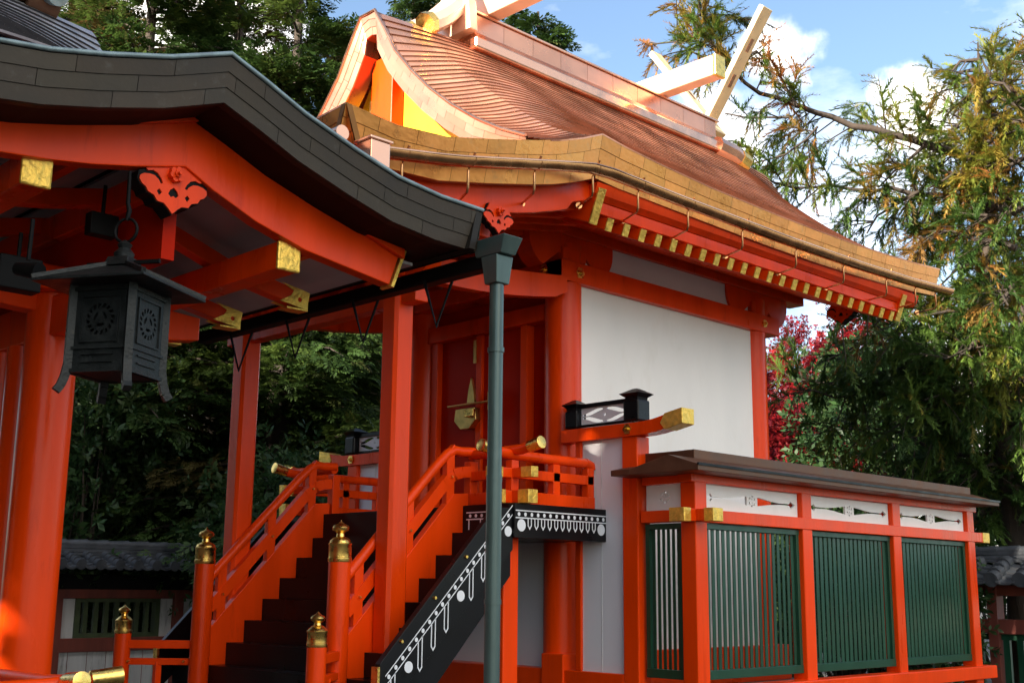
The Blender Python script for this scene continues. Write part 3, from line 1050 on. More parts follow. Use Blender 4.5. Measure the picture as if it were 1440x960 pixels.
# low landing railings left and right of the stair foot
for sx, lab in ((1, 'low vermilion landing railing beside the near stair newel, gilt onion finial'), (-1, 'low vermilion landing railing in front of the far tiled wall, gilt onion finial')):
    px_, py_ = CX + sx * 1.535, 5.45
    lr = thing('landing_railing', lab, 'railing', (px_, py_, .47), 'low railings at the stair foot')
    lo = MB().lathe(px_, py_, [(.075, .47), (.075, 1.16)], 24).build('post', 'red', lr, smooth=40)
    MB().lathe(px_, py_, [(.076, 1.15), (.080, 1.16), (.080, 1.18), (.075, 1.185), (.075, 1.255), (.079, 1.26), (.079, 1.27), (.07, 1.28), (.05, 1.30), (.028, 1.31), (.026, 1.325), (.05, 1.345), (.055, 1.36), (.048, 1.375), (.02, 1.39), (.002, 1.41)], 24).build('onion_finial', 'gold', lo, smooth=40)
    a = Vector((px_, py_, 0))
    b = Vector((CX + sx * 1.1, 5.95, 0))
    for nm, z, w, h in (('top_rail', 1.055, .07, .075), ('middle_rail', .90, .06, .06), ('base_rail', .62, .08, .10)):
        MB().bar(a + Vector((0, 0, z)), b + Vector((0, 0, z)), w, h).build(nm, 'red', lr, bevel=.006)
    c = a.lerp(b, .5)
    MB().bar((c.x, c.y, .62), (c.x, c.y, .9), .06, .06, (1, 0, 0)).build('baluster', 'red', lr, bevel=.005)
    for t in (.12, .88):
        c = a.lerp(b, t)
        MB().tube([(c.x + .02, c.y - .02, .905), (c.x + .05, c.y - .05, .905)], [.014, .009], 8).build('gilt_stud', 'gold', lr, smooth=50)

# ================================================================== WING SCREENS beside the veranda
for sx in (1, -1):
    lab = 'white wing screen with black crest rail joined to the lattice fence' if sx == 1 else 'far wing screen with black wave crest rail behind the porch post'
    ws = thing('wing_screen', lab, 'screen', (CX + sx * 1.7, 8.45, 0), 'screens either side of the veranda')
    X = lambda d: CX + sx * d

    def bx(d0, d1, y0, y1, z0, z1):
        return MB().box(X(d0), X(d1), y0, y1, z0, z1)
    bx(1.42, 2.0, 8.47, 8.50, .86, 2.97).build('white_panel', 'whiteboard', ws)
    bx(1.705, 1.709, 8.466, 8.47, .86, 2.96).build('panel_joint', 'oldwhite', ws)
    bx(2.0, 2.18, 8.42, 8.60, 0, 2.965).build('outer_post', 'red', ws, bevel=.012)
    bx(1.40, 1.47, 8.44, 8.53, .86, 2.97).build('inner_post', 'red', ws, bevel=.008)
    bx(1.2, 2.0, 8.42, 8.54, .62, .86).build('sill', 'red', ws, bevel=.008)
    # top beam sweeping up to a gilt end
    up_, lo_ = [], []
    for i in range(13):
        d = 1.25 + (2.62 - 1.25) * i / 12
        lift = max(0, (d - 2.2) / .42) ** 2 * .07
        up_.append((X(d), 3.085 + lift))
        lo_.append((X(d), 2.965 + lift * .8))
    tb = MB().prism(up_ + lo_[::-1], 'y', 8.40, 8.56).build('top_beam', 'red', ws, bevel=.006)
    MB().prism([(X(2.52), 2.955 + .035), (X(2.72), 2.955 + .075), (X(2.72), 3.10 + .07), (X(2.52), 3.10 + .035), (X(2.47), 3.05)], 'y', 8.392, 8.568).build('beam_end_cap', 'goldeng', tb, bevel=.006)
    rosette(X(2.09), 8.398, 3.03, (0, -1, 0), .05, ws)
    # black crest rail with wave cut-outs
    for d, w, zt in ((1.37, .085, 3.27), (2.13, .10, 3.30)):
        po = MB().box(X(d) - w * .9, X(d) + w * .9, 8.48 - w * .9, 8.48 + w * .9, 3.095, zt).build('crest_post', 'black', ws, bevel=.02)
        c = MB()
        for hw0, z0, hw1, z1 in ((w * .7, zt, w * .75, zt + .02), (w * .7, zt + .02, w * 1.15, zt + .055), (w * 1.15, zt + .055, w * .25, zt + .105)):
            vs = [(X(d) + a * h_, 8.48 + b * h_, z) for h_, z in ((hw0, z0), (hw1, z1)) for a, b in ((-1, -1), (1, -1), (1, 1), (-1, 1))]
            c.add(vs, [(0, 1, 2, 3), (4, 5, 6, 7), (0, 1, 5, 4), (1, 2, 6, 5), (2, 3, 7, 6), (3, 0, 4, 7)])
        c.build('post_cap', 'black', po)
    bx(1.44, 2.05, 8.45, 8.51, 3.10, 3.125).build('crest_rail', 'black', ws, bevel=.004)
    bx(1.44, 2.05, 8.45, 8.51, 3.285, 3.325).build('crest_rail', 'black', ws, bevel=.004)
    holes = []
    for cx_ in (1.60, 1.90):
        for sgn in (1, -1):
            pts_t, pts_b = [], []
            for i in range(9):
                t = i / 8
                d = cx_ - .125 + .25 * t
                zc = 3.205 + sgn * (.036 + .022 * math.cos(math.pi * (t if cx_ < 1.75 else 1 - t)) * -1)
                th = .017 * math.sin(math.pi * min(1, max(0, .08 + .84 * t))) + .003
                pts_t.append((X(d), zc + th))
                pts_b.append((X(d), zc - th))
            holes.append(pts_t + pts_b[::-1])
    holes.append(circ(X(1.75), 3.205, .014, 8))
    MB().prism([(X(1.455), 3.122), (X(2.04), 3.122), (X(2.04), 3.288), (X(1.455), 3.288)], 'y', 8.472, 8.484, holes=holes).build('wave_panel', 'whiteboard', ws)

# ================================================================== LATTICE FENCE
FX = -6.4
lf = thing('lattice_fence', 'vermilion fence with dark green lattice panels beside the white shrine wall', 'fence', (-6.5, 11.2, 0))
B(-7.3, -6.25, 8.3, 14.2, 0, .48).build('stone_plinth', 'stone', lf, bevel=.02)
PY = [8.45, 10.13, 11.87, 13.6]
for y in PY:
    MB().box(FX - .16, FX, y, y + .17, .48, 2.55).build('post', 'red', lf, bevel=.010)
# rails (side)
MB().box(FX - .14, FX + .05, 8.62, 14.02, .645, .785).build('sill', 'red', lf, bevel=.010)
MB().box(FX - .14, FX + .012, 8.32, 13.98, 2.175, 2.285).build('middle_rail', 'red', lf, bevel=.006)
MB().box(FX - .15, FX + .004, 8.40, 13.84, 2.515, 2.62).build('top_rail', 'red', lf, bevel=.006)
MB().box(-6.99, FX - .165, 8.45, 8.58, .645, .785).build('sill', 'red', lf, bevel=.01)
MB().box(-7.0, FX + .13, 8.440, 8.575, 2.178, 2.282).build('middle_rail', 'red', lf, bevel=.006)
MB().box(-7.0, FX - .155, 8.46, 8.57, 2.515, 2.62).build('top_rail', 'red', lf, bevel=.006)
for (a, b, w, h) in (((FX + .10, 8.5075, 2.23), (FX + .20, 8.5075, 2.23), .145, .115), ((FX - .064, 8.37, 2.23), (FX - .064, 8.27, 2.23), .165, .12), ((FX - .064, 13.95, 2.23), (FX - .064, 14.12, 2.23), .165, .12)):
    MB().bar(a, b, w, h).build('rail_end_cap', 'goldeng', lf, bevel=.006)


def lattice(axis, c, a0, a1, z0, z1, n, parent, sw=.275):
    mb = MB()

    def q(u0, u1, d0, d1, za, zb):
        if axis == 'x':
            mb.box(c + d0, c + d1, u0, u1, za, zb)
        else:
            mb.box(u0, u1, c + d0, c + d1, za, zb)
    q(a0, a1, -.035, .035, z0, z0 + .075)
    q(a0, a1, -.035, .035, z1 - .05, z1)
    q(a0, a0 + .045, -.03, .03, z0 + .075, z1 - .05)
    q(a1 - .045, a1, -.03, .03, z0 + .075, z1 - .05)
    w = (a1 - a0 - .09) / n
    for i in range(n):
        u = a0 + .045 + w * (i + .5)
        q(u - w * sw, u + w * sw, -.005, .005, z0 + .075, z1 - .05)
    return mb.build('lattice_panel', 'green', parent, bevel=.003)


for i in range(3):
    lattice('x', FX - .075, PY[i] + .175, PY[i + 1] - .005, .845, 2.17, 18, lf, (.275, .34, .36)[i])
lattice('y', 8.515, -6.985, FX - .165, .845, 2.17, 6, lf)


def transom(axis, c, a0, a1, z0, z1, parent, wide=True):
    cu, cz = (a0 + a1) / 2, (z0 + z1) / 2
    holes = []
    R_ = .052
    for k in range(6):
        t0, t1 = k * 60 + 8, k * 60 + 40
        holes.append(arc(cu, cz, R_, t0, t1, 4) + arc(cu, cz, R_ * .68, t1, t0, 4))
    holes.append(circ(cu, cz + .018, .007, 6, .010))
    holes.append(circ(cu, cz - .018, .007, 6, .010))
    if wide:
        h = (a1 - a0) / 2 - .04
        for s_ in (1, -1):
            pts = [(.085, .040), (.30, .016), (.44, .006), (h - .10, .007), (h - .075, .034), (h, 0), (h - .075, -.034), (h - .10, -.007), (.44, -.006), (.30, -.016), (.085, -.040)]
            hp = [(cu + s_ * p[0], cz + p[1]) for p in pts]
            holes.append(hp)
    MB().prism([(a0, z0), (a1, z0), (a1, z1), (a0, z1)], axis, c - .01, c + .01, holes=holes).build('transom_panel', 'white', parent)


for i in range(3):
    transom('x', FX - .06, PY[i] + .175, PY[i + 1] - .005, 2.288, 2.512, lf)
transom('y', 8.515, -6.985, FX - .165, 2.288, 2.512, lf, wide=False)
# little copper roof
rf = MB()
x0, x1 = FX - .5, FX + .25
rf.prism([(x1, 2.583), (x1, 2.635), (FX - .07, 2.735), (x0, 2.635), (x0, 2.583)], 'y', 8.17, 13.92)
rfo = rf.build('roof', 'copperb', lf, bevel=.006)
MB().prism([(8.17, 2.5825), (8.17, 2.6345), (8.5, 2.70), (8.83, 2.6345), (8.83, 2.5825)], 'x', -7.12, FX - .5).build('return_roof', 'copperb', lf, bevel=.006)
MB().box(FX - .18, FX - .06, 8.53, 13.86, 2.725, 2.81).build('ridge_box', 'copperb', rfo, bevel=.006)
MB().box(-7.06, FX - .182, 8.54, 8.66, 2.70, 2.8095).build('ridge_box', 'copperb', rfo, bevel=.006)
MB().box(FX + .245, FX + .262, 8.165, 13.925, 2.625, 2.646).build('drip_edge', 'agedr', rfo)

# ================================================================== GATE PAVILION (foreground left)
pv = thing('gate_pavilion', 'dark roofed vermilion gate pavilion with gilt beam ends in front of the stairs', 'gate pavilion', (CX, 3.2, 0))
PR = [(1.28, 4.10), (1.58, 4.075), (1.95, 4.09), (2.19, 4.125), (2.48, 4.195), (2.83, 4.295), (3.18, 4.43), (3.41, 4.34), (3.68, 4.225), (4.04, 4.11), (4.37, 4.02), (4.71, 3.98), (5.07, 3.97)]
VX, VX2 = -5.5, -12.9


def pvz(y):
    return interp(PR, y)


pys = resample([(0, y, z) for y, z in PR], .13)
apex = min(range(len(pys)), key=lambda i: abs(pys[i].y - 3.18))
xs_ = [VX2 + (VX - VX2) * i / 16 for i in range(17)]


def pvS(i, x):
    k = int(round(i))
    return (x, pys[k].y, pys[k].z + .02)


pm = MB()
for seq in (list(range(apex, -1, -1)), list(range(apex, len(pys)))):
    m1 = courses_surface(pvS, seq, xs_, lift=.01, tile=.6, tintv=.1, riser_shade=.5)
    b0 = len(pm.v)
    pm.add(m1.v, m1.f)
    pm.t[b0:] = m1.t
pm.build('roof', 'agedr', pv, tint=True)
for x, sg in ((VX, 1), (VX2, -1)):
    path = [(x, y, z) for y, z in PR]
    band(path, (-.05 * sg, 0, -.255), (sg, 0, 0), 3, .55, tintv=.16).build('verge_edge', 'agedf', pv, tint=True)
    MB().tube([(x + .004 * sg, y, z + .018) for y, z in PR], .014, 8).build('drip_edge', 'verd', pv, smooth=60)
for y, sg in ((5.07, 1), (1.28, -1)):
    z = pvz(y)
    band([(VX2, y, z), (VX, y, z)], (0, -.05 * sg, -.255), (0, sg, 0), 3, .55, tintv=.16).build('eave_edge', 'agedf', pv, tint=True)
# dark boards under the roof edge
und = [(y, z - .25) for y, z in PR]
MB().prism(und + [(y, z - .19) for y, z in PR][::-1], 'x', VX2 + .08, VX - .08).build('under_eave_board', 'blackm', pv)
BBu = [(1.42, 3.93), (1.8, 3.945), (2.12, 3.98), (2.49, 4.04), (2.89, 4.14), (3.22, 4.245), (3.5, 4.135), (3.82, 4.03), (4.24, 3.90), (4.73, 3.74)]
BBl = [(1.42, 3.72), (1.8, 3.705), (2.15, 3.71), (2.36, 3.73), (2.63, 3.77), (2.87, 3.82), (3.17, 3.895), (3.35, 3.80), (3.64, 3.68), (3.99, 3.58), (4.64, 3.485)]
for x, sg in ((-5.9, 1), (-12.5, -1)):
    bb = MB().prism(BBu + BBl[::-1], 'x', x - .10 * sg, x).build('bargeboard', 'red', pv, bevel=.006)
    up2 = [(y, z + .004) for y, z in BBu]
    MB().prism(up2 + [(y, z - .075) for y, z in BBu][::-1], 'x', x, x + .04 * sg).build('bargeboard_moulding', 'red', bb, bevel=.005)
    MB().prism([(4.645, 3.475), (4.745, 3.735), (4.765, 3.73), (4.668, 3.47)], 'x', x - .105 * sg, x + .012 * sg).build('bargeboard_end_plate', 'goldeng', bb)
    pendant('gable_pendant', bb, 'x', x - .145 * sg, sg, 3.115, 3.775, .215, depth=.115)
# soffit boards, rafters, purlins
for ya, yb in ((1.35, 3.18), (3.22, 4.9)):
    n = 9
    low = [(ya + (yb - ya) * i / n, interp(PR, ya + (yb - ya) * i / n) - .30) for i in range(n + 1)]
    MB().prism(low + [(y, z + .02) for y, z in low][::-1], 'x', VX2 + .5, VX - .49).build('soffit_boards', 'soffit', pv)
RAFX = [-6.85 - .86 * i for i in range(7)]
for x in RAFX:
    for seg in (((1.45, 3.74), (2.3, 3.76), (2.8, 3.84), (3.2, 3.93)), ((3.2, 3.93), (3.6, 3.79), (4.05, 3.63), (4.62, 3.52))):
        top = [(y, z + .055) for y, z in seg]
        bot = [(y, z - .055) for y, z in seg]
        r_ = MB().prism(bot + top[::-1], 'x', x - .05, x + .05).build('rafter', 'red', pv, bevel=.005)
        if seg[-1][0] > 4:
            yq, zq = seg[-1]
            mb = MB()
            for s_ in (1, -1):
                xs2 = x + s_ * .052
                pts = [(yq - .20, zq + .10), (yq - .10, zq + .055), (yq - .12, zq + .02), (yq - .21, zq - .03), (yq + .01, zq - .062), (yq + .03, zq + .058), (yq - .02, zq + .07)]
                mb.prism(pts, 'x', xs2, xs2 + .006 * s_, holes=[circ(yq - .05, zq, .018, 8)])
            mb.box(x - .055, x + .055, yq, yq + .02, zq - .06, zq + .06)
            mb.box(x - .055, x + .055, yq - .15, yq + .02, zq - .072, zq - .06)
            mb.build('rafter_end_fitting', 'goldeng', r_)
for y, z in ((3.91, 3.53), (2.36, 3.68), (3.18, 3.86)):
    h = .085
    pu = MB().box(-12.4, -5.97, y - .075, y + .075, z - h, z + h).build('purlin', 'red', pv, bevel=.008)
    if y != 3.18:
        MB().box(-5.968, -5.94, y - .082, y + .082, z - h - .005, z + h + .005).build('purlin_end_plate', 'goldeng', pu, bevel=.012)
# intermediate soffit battens
for y in (3.5, 4.3, 2.75, 2.0):
    z = interp(PR, y) - .33
    MB().box(-12.4, -5.95, y - .03, y + .03, z - .03, z + .03).build('soffit_batten', 'red', pv, bevel=.004)
# pillars and beams
for x in (-7.57, -10.83):
    MB().lathe(x, 3.2, [(.165, 0), (.165, 3.45)], 32).build('pillar', 'red', pv, smooth=40)
    MB().box(x - .22, x + .22, 2.98, 3.42, 3.42, 3.58).build('bearing_block', 'red', pv, bevel=.012)
    MB().prism([(1.95, 3.60), (2.0, 3.42), (2.3, 3.34), (4.0, 3.25), (4.22, 3.28), (4.22, 3.44), (2.0, 3.62)], 'x', x - .07, x + .07).build('bracket_arm', 'red', pv, bevel=.008)
MB().box(-12.3, -6.6, 3.12, 3.28, 3.14, 3.40).build('lintel_beam', 'red', pv, bevel=.01)
B(-12.4, -6.1, 3.16, 3.24, 3.40, 3.8).build('gable_infill', 'doorred', pv)
for i, x in enumerate((-7.98, -8.30, -8.62)):
    MB().lathe(x, 3.2, [(.11, .4), (.11, 3.14)], 20).build('door_stile', 'red', pv, smooth=40)
B(-8.74, -7.72, 3.17, 3.23, .4, 3.14).build('door_panel', 'doorred', pv)
B(-12.0, -6.4, 2.0, 4.2, 0, .42).build('stone_floor', 'stone', pv, bevel=.02)
# railing with gilt ends beside the pavilion floor
RZ = 1.142
rl = MB().tube([(-5.62, 1.2, RZ - .01), (-5.60, 2.1, RZ - .01), (-5.57, 2.45, RZ), (-5.53, 2.62, RZ + .015)], .032, 14).build('floor_railing', 'red', pv, smooth=50)
MB().tube([(-6.6, 2.54, RZ), (-5.75, 2.54, RZ + .005), (-5.45, 2.54, RZ + .02)], .032, 14).build('cross_rail', 'red', rl, smooth=50)
rail_end((-5.36, 2.54, RZ + .028), (1, 0, .08), 'round', rl, .78)
rail_end((-5.50, 2.80, RZ + .035), (.15, 1, .1), 'round', rl, .78)
MB().box(-5.64, -5.56, 2.48, 2.60, .42, RZ - .03).build('rail_post', 'red', rl, bevel=.006)
MB().box(-5.64, -5.56, 1.3, 1.4, .42, RZ - .03).build('rail_post', 'red', rl, bevel=.006)
MB().box(-5.63, -5.57, 1.2, 2.8, .9, .97).build('middle_rail', 'red', rl, bevel=.006)
B(-7.0, -5.45, 1.2, 2.75, .30, .42).build('floor_edge', 'red', pv, bevel=.01)
B(-6.9, -5.55, 1.3, 2.7, 0, .30).build('floor_base', 'stone', pv)
# gutter with V hangers
gt = MB().box(-9.05, -5.50, 5.075, 5.175, 3.60, 3.70).build('gutter', 'blackm', pv, bevel=.01)
for x in (-6.05, -6.85, -7.7, -8.5):
    MB().tube([(x - .02, 5.07, 3.62), (x + .06, 5.12, 3.30), (x + .16, 5.17, 3.62)], .012, 6).build('gutter_hanger', 'blackm', gt)
# taller roof over the middle of the pavilion
UR = [(.12, 6.14), (.4, 5.92), (.8, 5.63), (1.2, 5.36), (1.6, 5.12), (2.0, 4.92), (2.3, 4.8)]
uy = list(np.linspace(-3.0, 2.6, 10)) + list(np.linspace(2.75, 3.95, 10))


def urz(u, y):
    z = interp(UR, u)
    if y > 2.6:
        t = (y - 2.6) / 1.35
        z -= .30 * min(1, u / .8) * t * t + .03 * t * t
    return z


um = MB()
for sx in (1, -1):
    m1 = courses_surface(lambda u, y: (CX + sx * u, y, urz(u, y)), [.12 + 2.18 * i / 26 for i in range(27)], uy, lift=.016, tile=.5, tintv=.12, riser_shade=.12)
    b0 = len(um.v)
    um.add(m1.v, m1.f)
    um.t[b0:] = m1.t
upr = um.build('upper_roof', 'agedr', pv, tint=True)
MB().prism([(CX - 2.25, 4.6)] + [(CX + u, z - .22) for u, z in UR[::-1]][:0] + [(CX + 2.25, 4.6)] + [(CX + u, z - .25) for u, z in UR[::-1]] + [(CX - u, z - .25) for u, z in UR], 'y', -2.9, 3.45).build('upper_roof_body', 'redold', upr)
MB().box(CX - .2, CX + .2, -3, 3.45, 6.12, 6.4).build('upper_ridge', 'copperb', upr, bevel=.02)
MB().tube([(CX + .1, 3.46, 6.36), (CX + .22, 3.52, 6.22), (CX + .36, 3.55, 6.17)], [.09, .1, .1], 16).build('ridge_end_scroll', 'verd', upr, smooth=40)
MB().lathe(0, 0, [(.001, 0), (.001, .001)], 3)
es = MB().tube([(CX + .16, 3.38, 6.15), (CX + .16, 3.62, 6.12)], [.10, .105], 20).build('ridge_end_roll', 'copperb', upr, smooth=40)

# ================================================================== DRAINPIPE
dx, dy = -5.42, 5.13
dp = thing('drainpipe', 'tall green grey drainpipe with tapered box head in front of the stairs', 'drainpipe', (dx, dy, 0))
MB().lathe(dx, dy, [(.0485, 0), (.0485, 2.28)], 24).build('lower_pipe', 'pole', dp, smooth=40)
MB().lathe(dx, dy, [(.0455, 2.27), (.0455, 3.52)], 24).build('upper_pipe', 'pole', dp, smooth=40)
MB().lathe(dx, dy, [(.050, 2.24), (.050, 2.275)], 24).build('pipe_collar', 'pole', dp, smooth=40)
hd = MB()
h0, h1 = .056, .074
vs = [(dx + a * h, dy + b * h, z) for h, z in ((h0, 3.49), (h1, 3.67)) for a, b in ((-1, -1), (1, -1), (1, 1), (-1, 1))]
hd.add(vs, [(0, 1, 2, 3), (4, 5, 6, 7), (0, 1, 5, 4), (1, 2, 6, 5), (2, 3, 7, 6), (3, 0, 4, 7)])
hd.build('pipe_head', 'pole', dp, bevel=.006)
vs = [(a, b, z) for (x0, x1, y0, y1, z) in ((dx - .13, dx + .10, dy - .065, dy + .065, 3.675), (dx - .16, dx + .15, dy - .085, dy + .085, 3.785)) for a, b in ((x0, y0), (x1, y0), (x1, y1), (x0, y1))]
MB().add(vs, [(0, 1, 2, 3), (4, 5, 6, 7), (0, 1, 5, 4), (1, 2, 6, 5), (2, 3, 7, 6), (3, 0, 4, 7)]).build('gutter_end_box', 'pole', dp, bevel=.005)
for z in (3.05, 1.5):
    MB().lathe(dx, dy, [(.053, z), (.053, z + .03)], 24).build('pipe_band', 'pole', dp, smooth=40)

# ================================================================== HANGING LANTERN
LX, LY, LZ = -5.88, 2.835, 2.655
ln = thing('hanging_lantern', 'dark bronze square lantern with openwork crests hanging under the pavilion eave', 'lantern', (LX, LY, LZ))
LR = math.radians(-45.8 + 14)


def lrot(pts):
    c, s = math.cos(-LR), math.sin(-LR)
    return [(LX + p[0] * c - p[1] * s, LY + p[0] * s + p[1] * c, LZ + p[2]) for p in pts]


def lmb(mb, name, m, parent, **k):
    mb.v = lrot(mb.v)
    return mb.build(name, m, parent, **k)


def frust(h0, z0, h1, z1):
    vs = [(a * h, b * h, z) for h, z in ((h0, z0), (h1, z1)) for a, b in ((-1, -1), (1, -1), (1, 1), (-1, 1))]
    return MB().add(vs, [(0, 1, 2, 3), (4, 5, 6, 7), (0, 1, 5, 4), (1, 2, 6, 5), (2, 3, 7, 6), (3, 0, 4, 7)])


HW = .164
body = lmb(frust(HW - .02, .0, HW - .012, .46), 'inner_box', 'blackm', ln)
for k in range(4):
    # side plate with openwork medallion
    holes = []
    for i in range(16):
        a0, a1 = i * 22.5, i * 22.5 + 13
        holes.append(arc(0, .27, .082, a0, a1, 2) + arc(0, .27, .060, a1 + 6, a0 + 6, 2))
    for i in range(3):
        holes.append(arc(0, .27, .040, i * 120, i * 120 + 75, 4) + arc(0, .27, .024, i * 120 + 60, i * 120, 4))
    pm_ = MB().prism([(-HW, .0), (HW, .0), (HW, .46), (-HW, .46)], 'y', -HW - .008, -HW + .004, holes=holes)
    fr2 = MB()
    for x0, x1, z0, z1 in ((-HW, HW, .115, .130), (-HW, HW, .42, .44), (-HW, HW, -.005, .015), (-.11, .11, .150, .158), (-.11, .11, .385, .393), (-.11, -.102, .158, .385), (.102, .11, .158, .385), (-.09, .09, .045, .052), (-.09, .09, .085, .092)):
        fr2.box(x0, x1, -HW - .018, -HW - .008, z0, z1)
    rotk = lambda P: [(p[0] * math.cos(k * math.pi / 2) - p[1] * math.sin(k * math.pi / 2), p[0] * math.sin(k * math.pi / 2) + p[1] * math.cos(k * math.pi / 2), p[2]) for p in P]
    pm_.v = rotk(pm_.v)
    so = lmb(pm_, 'side_plate', 'bronze', ln)
    fr2.v = rotk(fr2.v)
    lmb(fr2, 'plate_frame', 'bronze', so)
    leg = MB()
    prof = [(0, .46), (0, .05), (.008, -.02), (.020, -.07), (.034, -.10)]
    for (o0, z0), (o1, z1) in zip(prof, prof[1:]):
        leg.bar((-HW - .004 - o0, -HW - .004 - o0, z0), (-HW - .004 - o1, -HW - .004 - o1, z1), .042, .042, (1, -1, 0))
    leg.v = rotk(leg.v)
    lmb(leg, 'leg', 'bronze', ln)
rfm = frust(.315, .465, .055, .585)
ro = lmb(rfm, 'roof', 'bronze', ln, bevel=.004)
lmb(frust(.321, .452, .321, .468), 'roof_rim', 'bronze', ro, bevel=.003)
rib = MB()
for a, b in ((-1, -1), (1, -1), (1, 1), (-1, 1)):
    rib.bar((a * .318, b * .318, .475), (a * .05, b * .05, .598), .022, .022)
lmb(rib, 'roof_ribs', 'bronze', ro)
lmb(frust(.075, .585, .06, .635), 'neck', 'bronze', ln, bevel=.004)
lmb(MB().lathe(0, 0, [(.05, .635), (.055, .66), (.03, .69), (.04, .71), (.01, .735)], 16), 'finial', 'bronze', ln, smooth=40)
ring = MB().tube([(.066 * math.cos(t), 0, .79 + .066 * math.sin(t)) for t in np.linspace(0, 2 * math.pi, 25)], .009, 8, cap=False)
lmb(ring, 'hanging_ring', 'blackm', ln, smooth=60)
lmb(MB().tube([(0, 0, .845), (.012, 0, .90), (0, 0, .94), (-.004, 0, 1.12)], [.012, .014, .012, .010], 8), 'hook', 'blackm', ln, smooth=60)
lmb(MB().box(-HW - .05, HW + .05, -.01, .01, .60, .62), 'crossbar', 'blackm', ln)

# spot lamps under the pavilion roof
for i, (x, y, z, s, lab) in enumerate(((-6.60, 2.56, 3.28, .17, 'black floodlight box under the pavilion beam, far left of the lantern'),
                                       (-6.1, 2.42, 3.22, .08, 'small black spot lamp hanging from a rod left of the lantern roof'),
                                       (-6.45, 2.96, 3.62, .12, 'black floodlight box beside the hook of the lantern'))):
    sp = thing('spot_lamp', lab, 'lamp', (x, y, z), 'lamps under the pavilion roof')
    if i == 1:
        MB().tube([(x - .06, y - .03, z - .02), (x + .08, y + .03, z - .05)], [.034, .046], 16).build('lamp_head', 'blackm', sp, smooth=40)
    else:
        MB().box(x - s * .35, x + s * .35, y - s * .7, y + s * .7, z - s * .55, z + s * .55).build('lamp_head', 'blackm', sp, bevel=.006)
    MB().tube([(x, y, z + .02), (x + .01, y, z + .24)], .012, 8).build('lamp_rod', 'blackm', sp, smooth=40)

# ================================================================== BOUNDARY WALLS


def tile_roof(axis, c, a0, a1, zr, zeave, half, pitch, parent):
    """two-sided clay roof: rows of round cover tiles over pan tiles, with ridge courses"""
    def P(a, d, z):
        return (c + d, a, z) if axis == 'x' else (a, c + d, z)
    n = int((a1 - a0) / pitch)
    nd = 4
    for s_ in (1, -1):
        mb = MB()
        for i in range(n):
            a = a0 + pitch * (i + .5)
            for k in range(nd):
                d0, d1 = .08 + (half - .08) * k / nd, .08 + (half - .08) * (k + 1) / nd + .02
                z0 = zr - .12 + (zeave - zr + .12) * (k / nd)
                z1 = zr - .12 + (zeave - zr + .12) * ((k + 1) / nd)
                mb.tube([P(a, s_ * d0, z0 + .03), P(a, s_ * d1, z1 + .045)], [pitch * .24, pitch * .27], 10)
                # pan tile between
                am = a + pitch / 2
                q = []
                for e in range(5):
                    t = e / 4
                    q.append((a + pitch * (.15 + .7 * t), -.035 * math.sin(math.pi * t)))
                vs, fs = [], []
                for (d, z, l_) in ((d0, z0, 0), (d1, z1, .022)):
                    for u, dz in q:
                        vs.append(P(u, s_ * d, z + dz + l_ + .02))
                for e in range(4):
                    fs.append((e, e + 1, e + 6, e + 5))
                b_ = len(vs)
                vs += [(v[0], v[1], v[2] - .03) for v in vs[5:10]]
                for e in range(4):
                    fs.append((5 + e, 6 + e, b_ + e + 1, b_ + e))
                mb.add(vs, fs)
        mb.build('roof_tiles', 'tile', parent, smooth=40)
    rb_ = MB()
    for k in range(3):
        w = .11 - .012 * k
        p, q = P(a0, 0, zr - .10 + .05 * k + .025), P(a1, 0, zr - .10 + .05 * k + .025)
        rb_.bar(p, q, 2 * w, .044)
    i = a0
    while i < a1:
        rb_.tube([P(i, 0, zr + .055), P(min(a1, i + .30), 0, zr + .062)], [.062, .068], 12)
        i += .30
    rb_.build('ridge_tiles', 'tile', parent, smooth=40)


# left wall (runs in depth)
bw = thing('boundary_wall', 'old tiled boundary wall with grey boards and faded green barred windows behind the stairs', 'wall', (-16, 9, 0), 'tiled boundary walls')
tile_roof('x', -16, 3.0, 19.0, 2.06, 1.80, .55, .27, bw)
B(-16.06, -15.94, 3, 19, 0, .70).build('lower_boards', 'oldwhite', bw)
jb = MB()
for i in range(60):
    y = 3 + .27 * i
    jb.box(-15.939, -15.936, y, y + .006, 0.05, .70)
jb.build('board_joints', 'redold', bw)
MB().box(-16.08, -15.90, 3, 19, .70, .88).build('middle_beam', 'redold', bw, bevel=.006)
MB().box(-16.08, -15.90, 3, 19, 1.40, 1.52).build('top_beam', 'redold', bw, bevel=.006)
MB().box(-16.05, -15.93, 3, 19, 1.52, 1.72).build('upper_boards', 'blackm', bw)
for i in range(10):
    y = 3.55 + 1.78 * i
    MB().box(-16.09, -15.88, y - .07, y + .07, 0, 1.5).build('post', 'redold', bw, bevel=.006)
    if i < 9:
        for ya, yb in ((y + .07, y + .27), (y + 1.51, y + 1.71)):
            B(-16.04, -15.96, ya, yb, .88, 1.40).build('white_panel', 'oldwhite', bw)
        wm = MB()
        wm.box(-16.05, -15.93, y + .27, y + .34, .88, 1.40)
        wm.box(-16.05, -15.93, y + 1.44, y + 1.51, .88, 1.40)
        wm.box(-16.05, -15.93, y + .34, y + 1.44, .88, .94)
        wm.box(-16.05, -15.93, y + .34, y + 1.44, 1.35, 1.40)
        for k in range(7):
            yk = y + .40 + .15 * k
            wm.box(-16.02, -15.96, yk, yk + .06, .94, 1.35)
        wm.build('barred_window', 'greenold', bw)
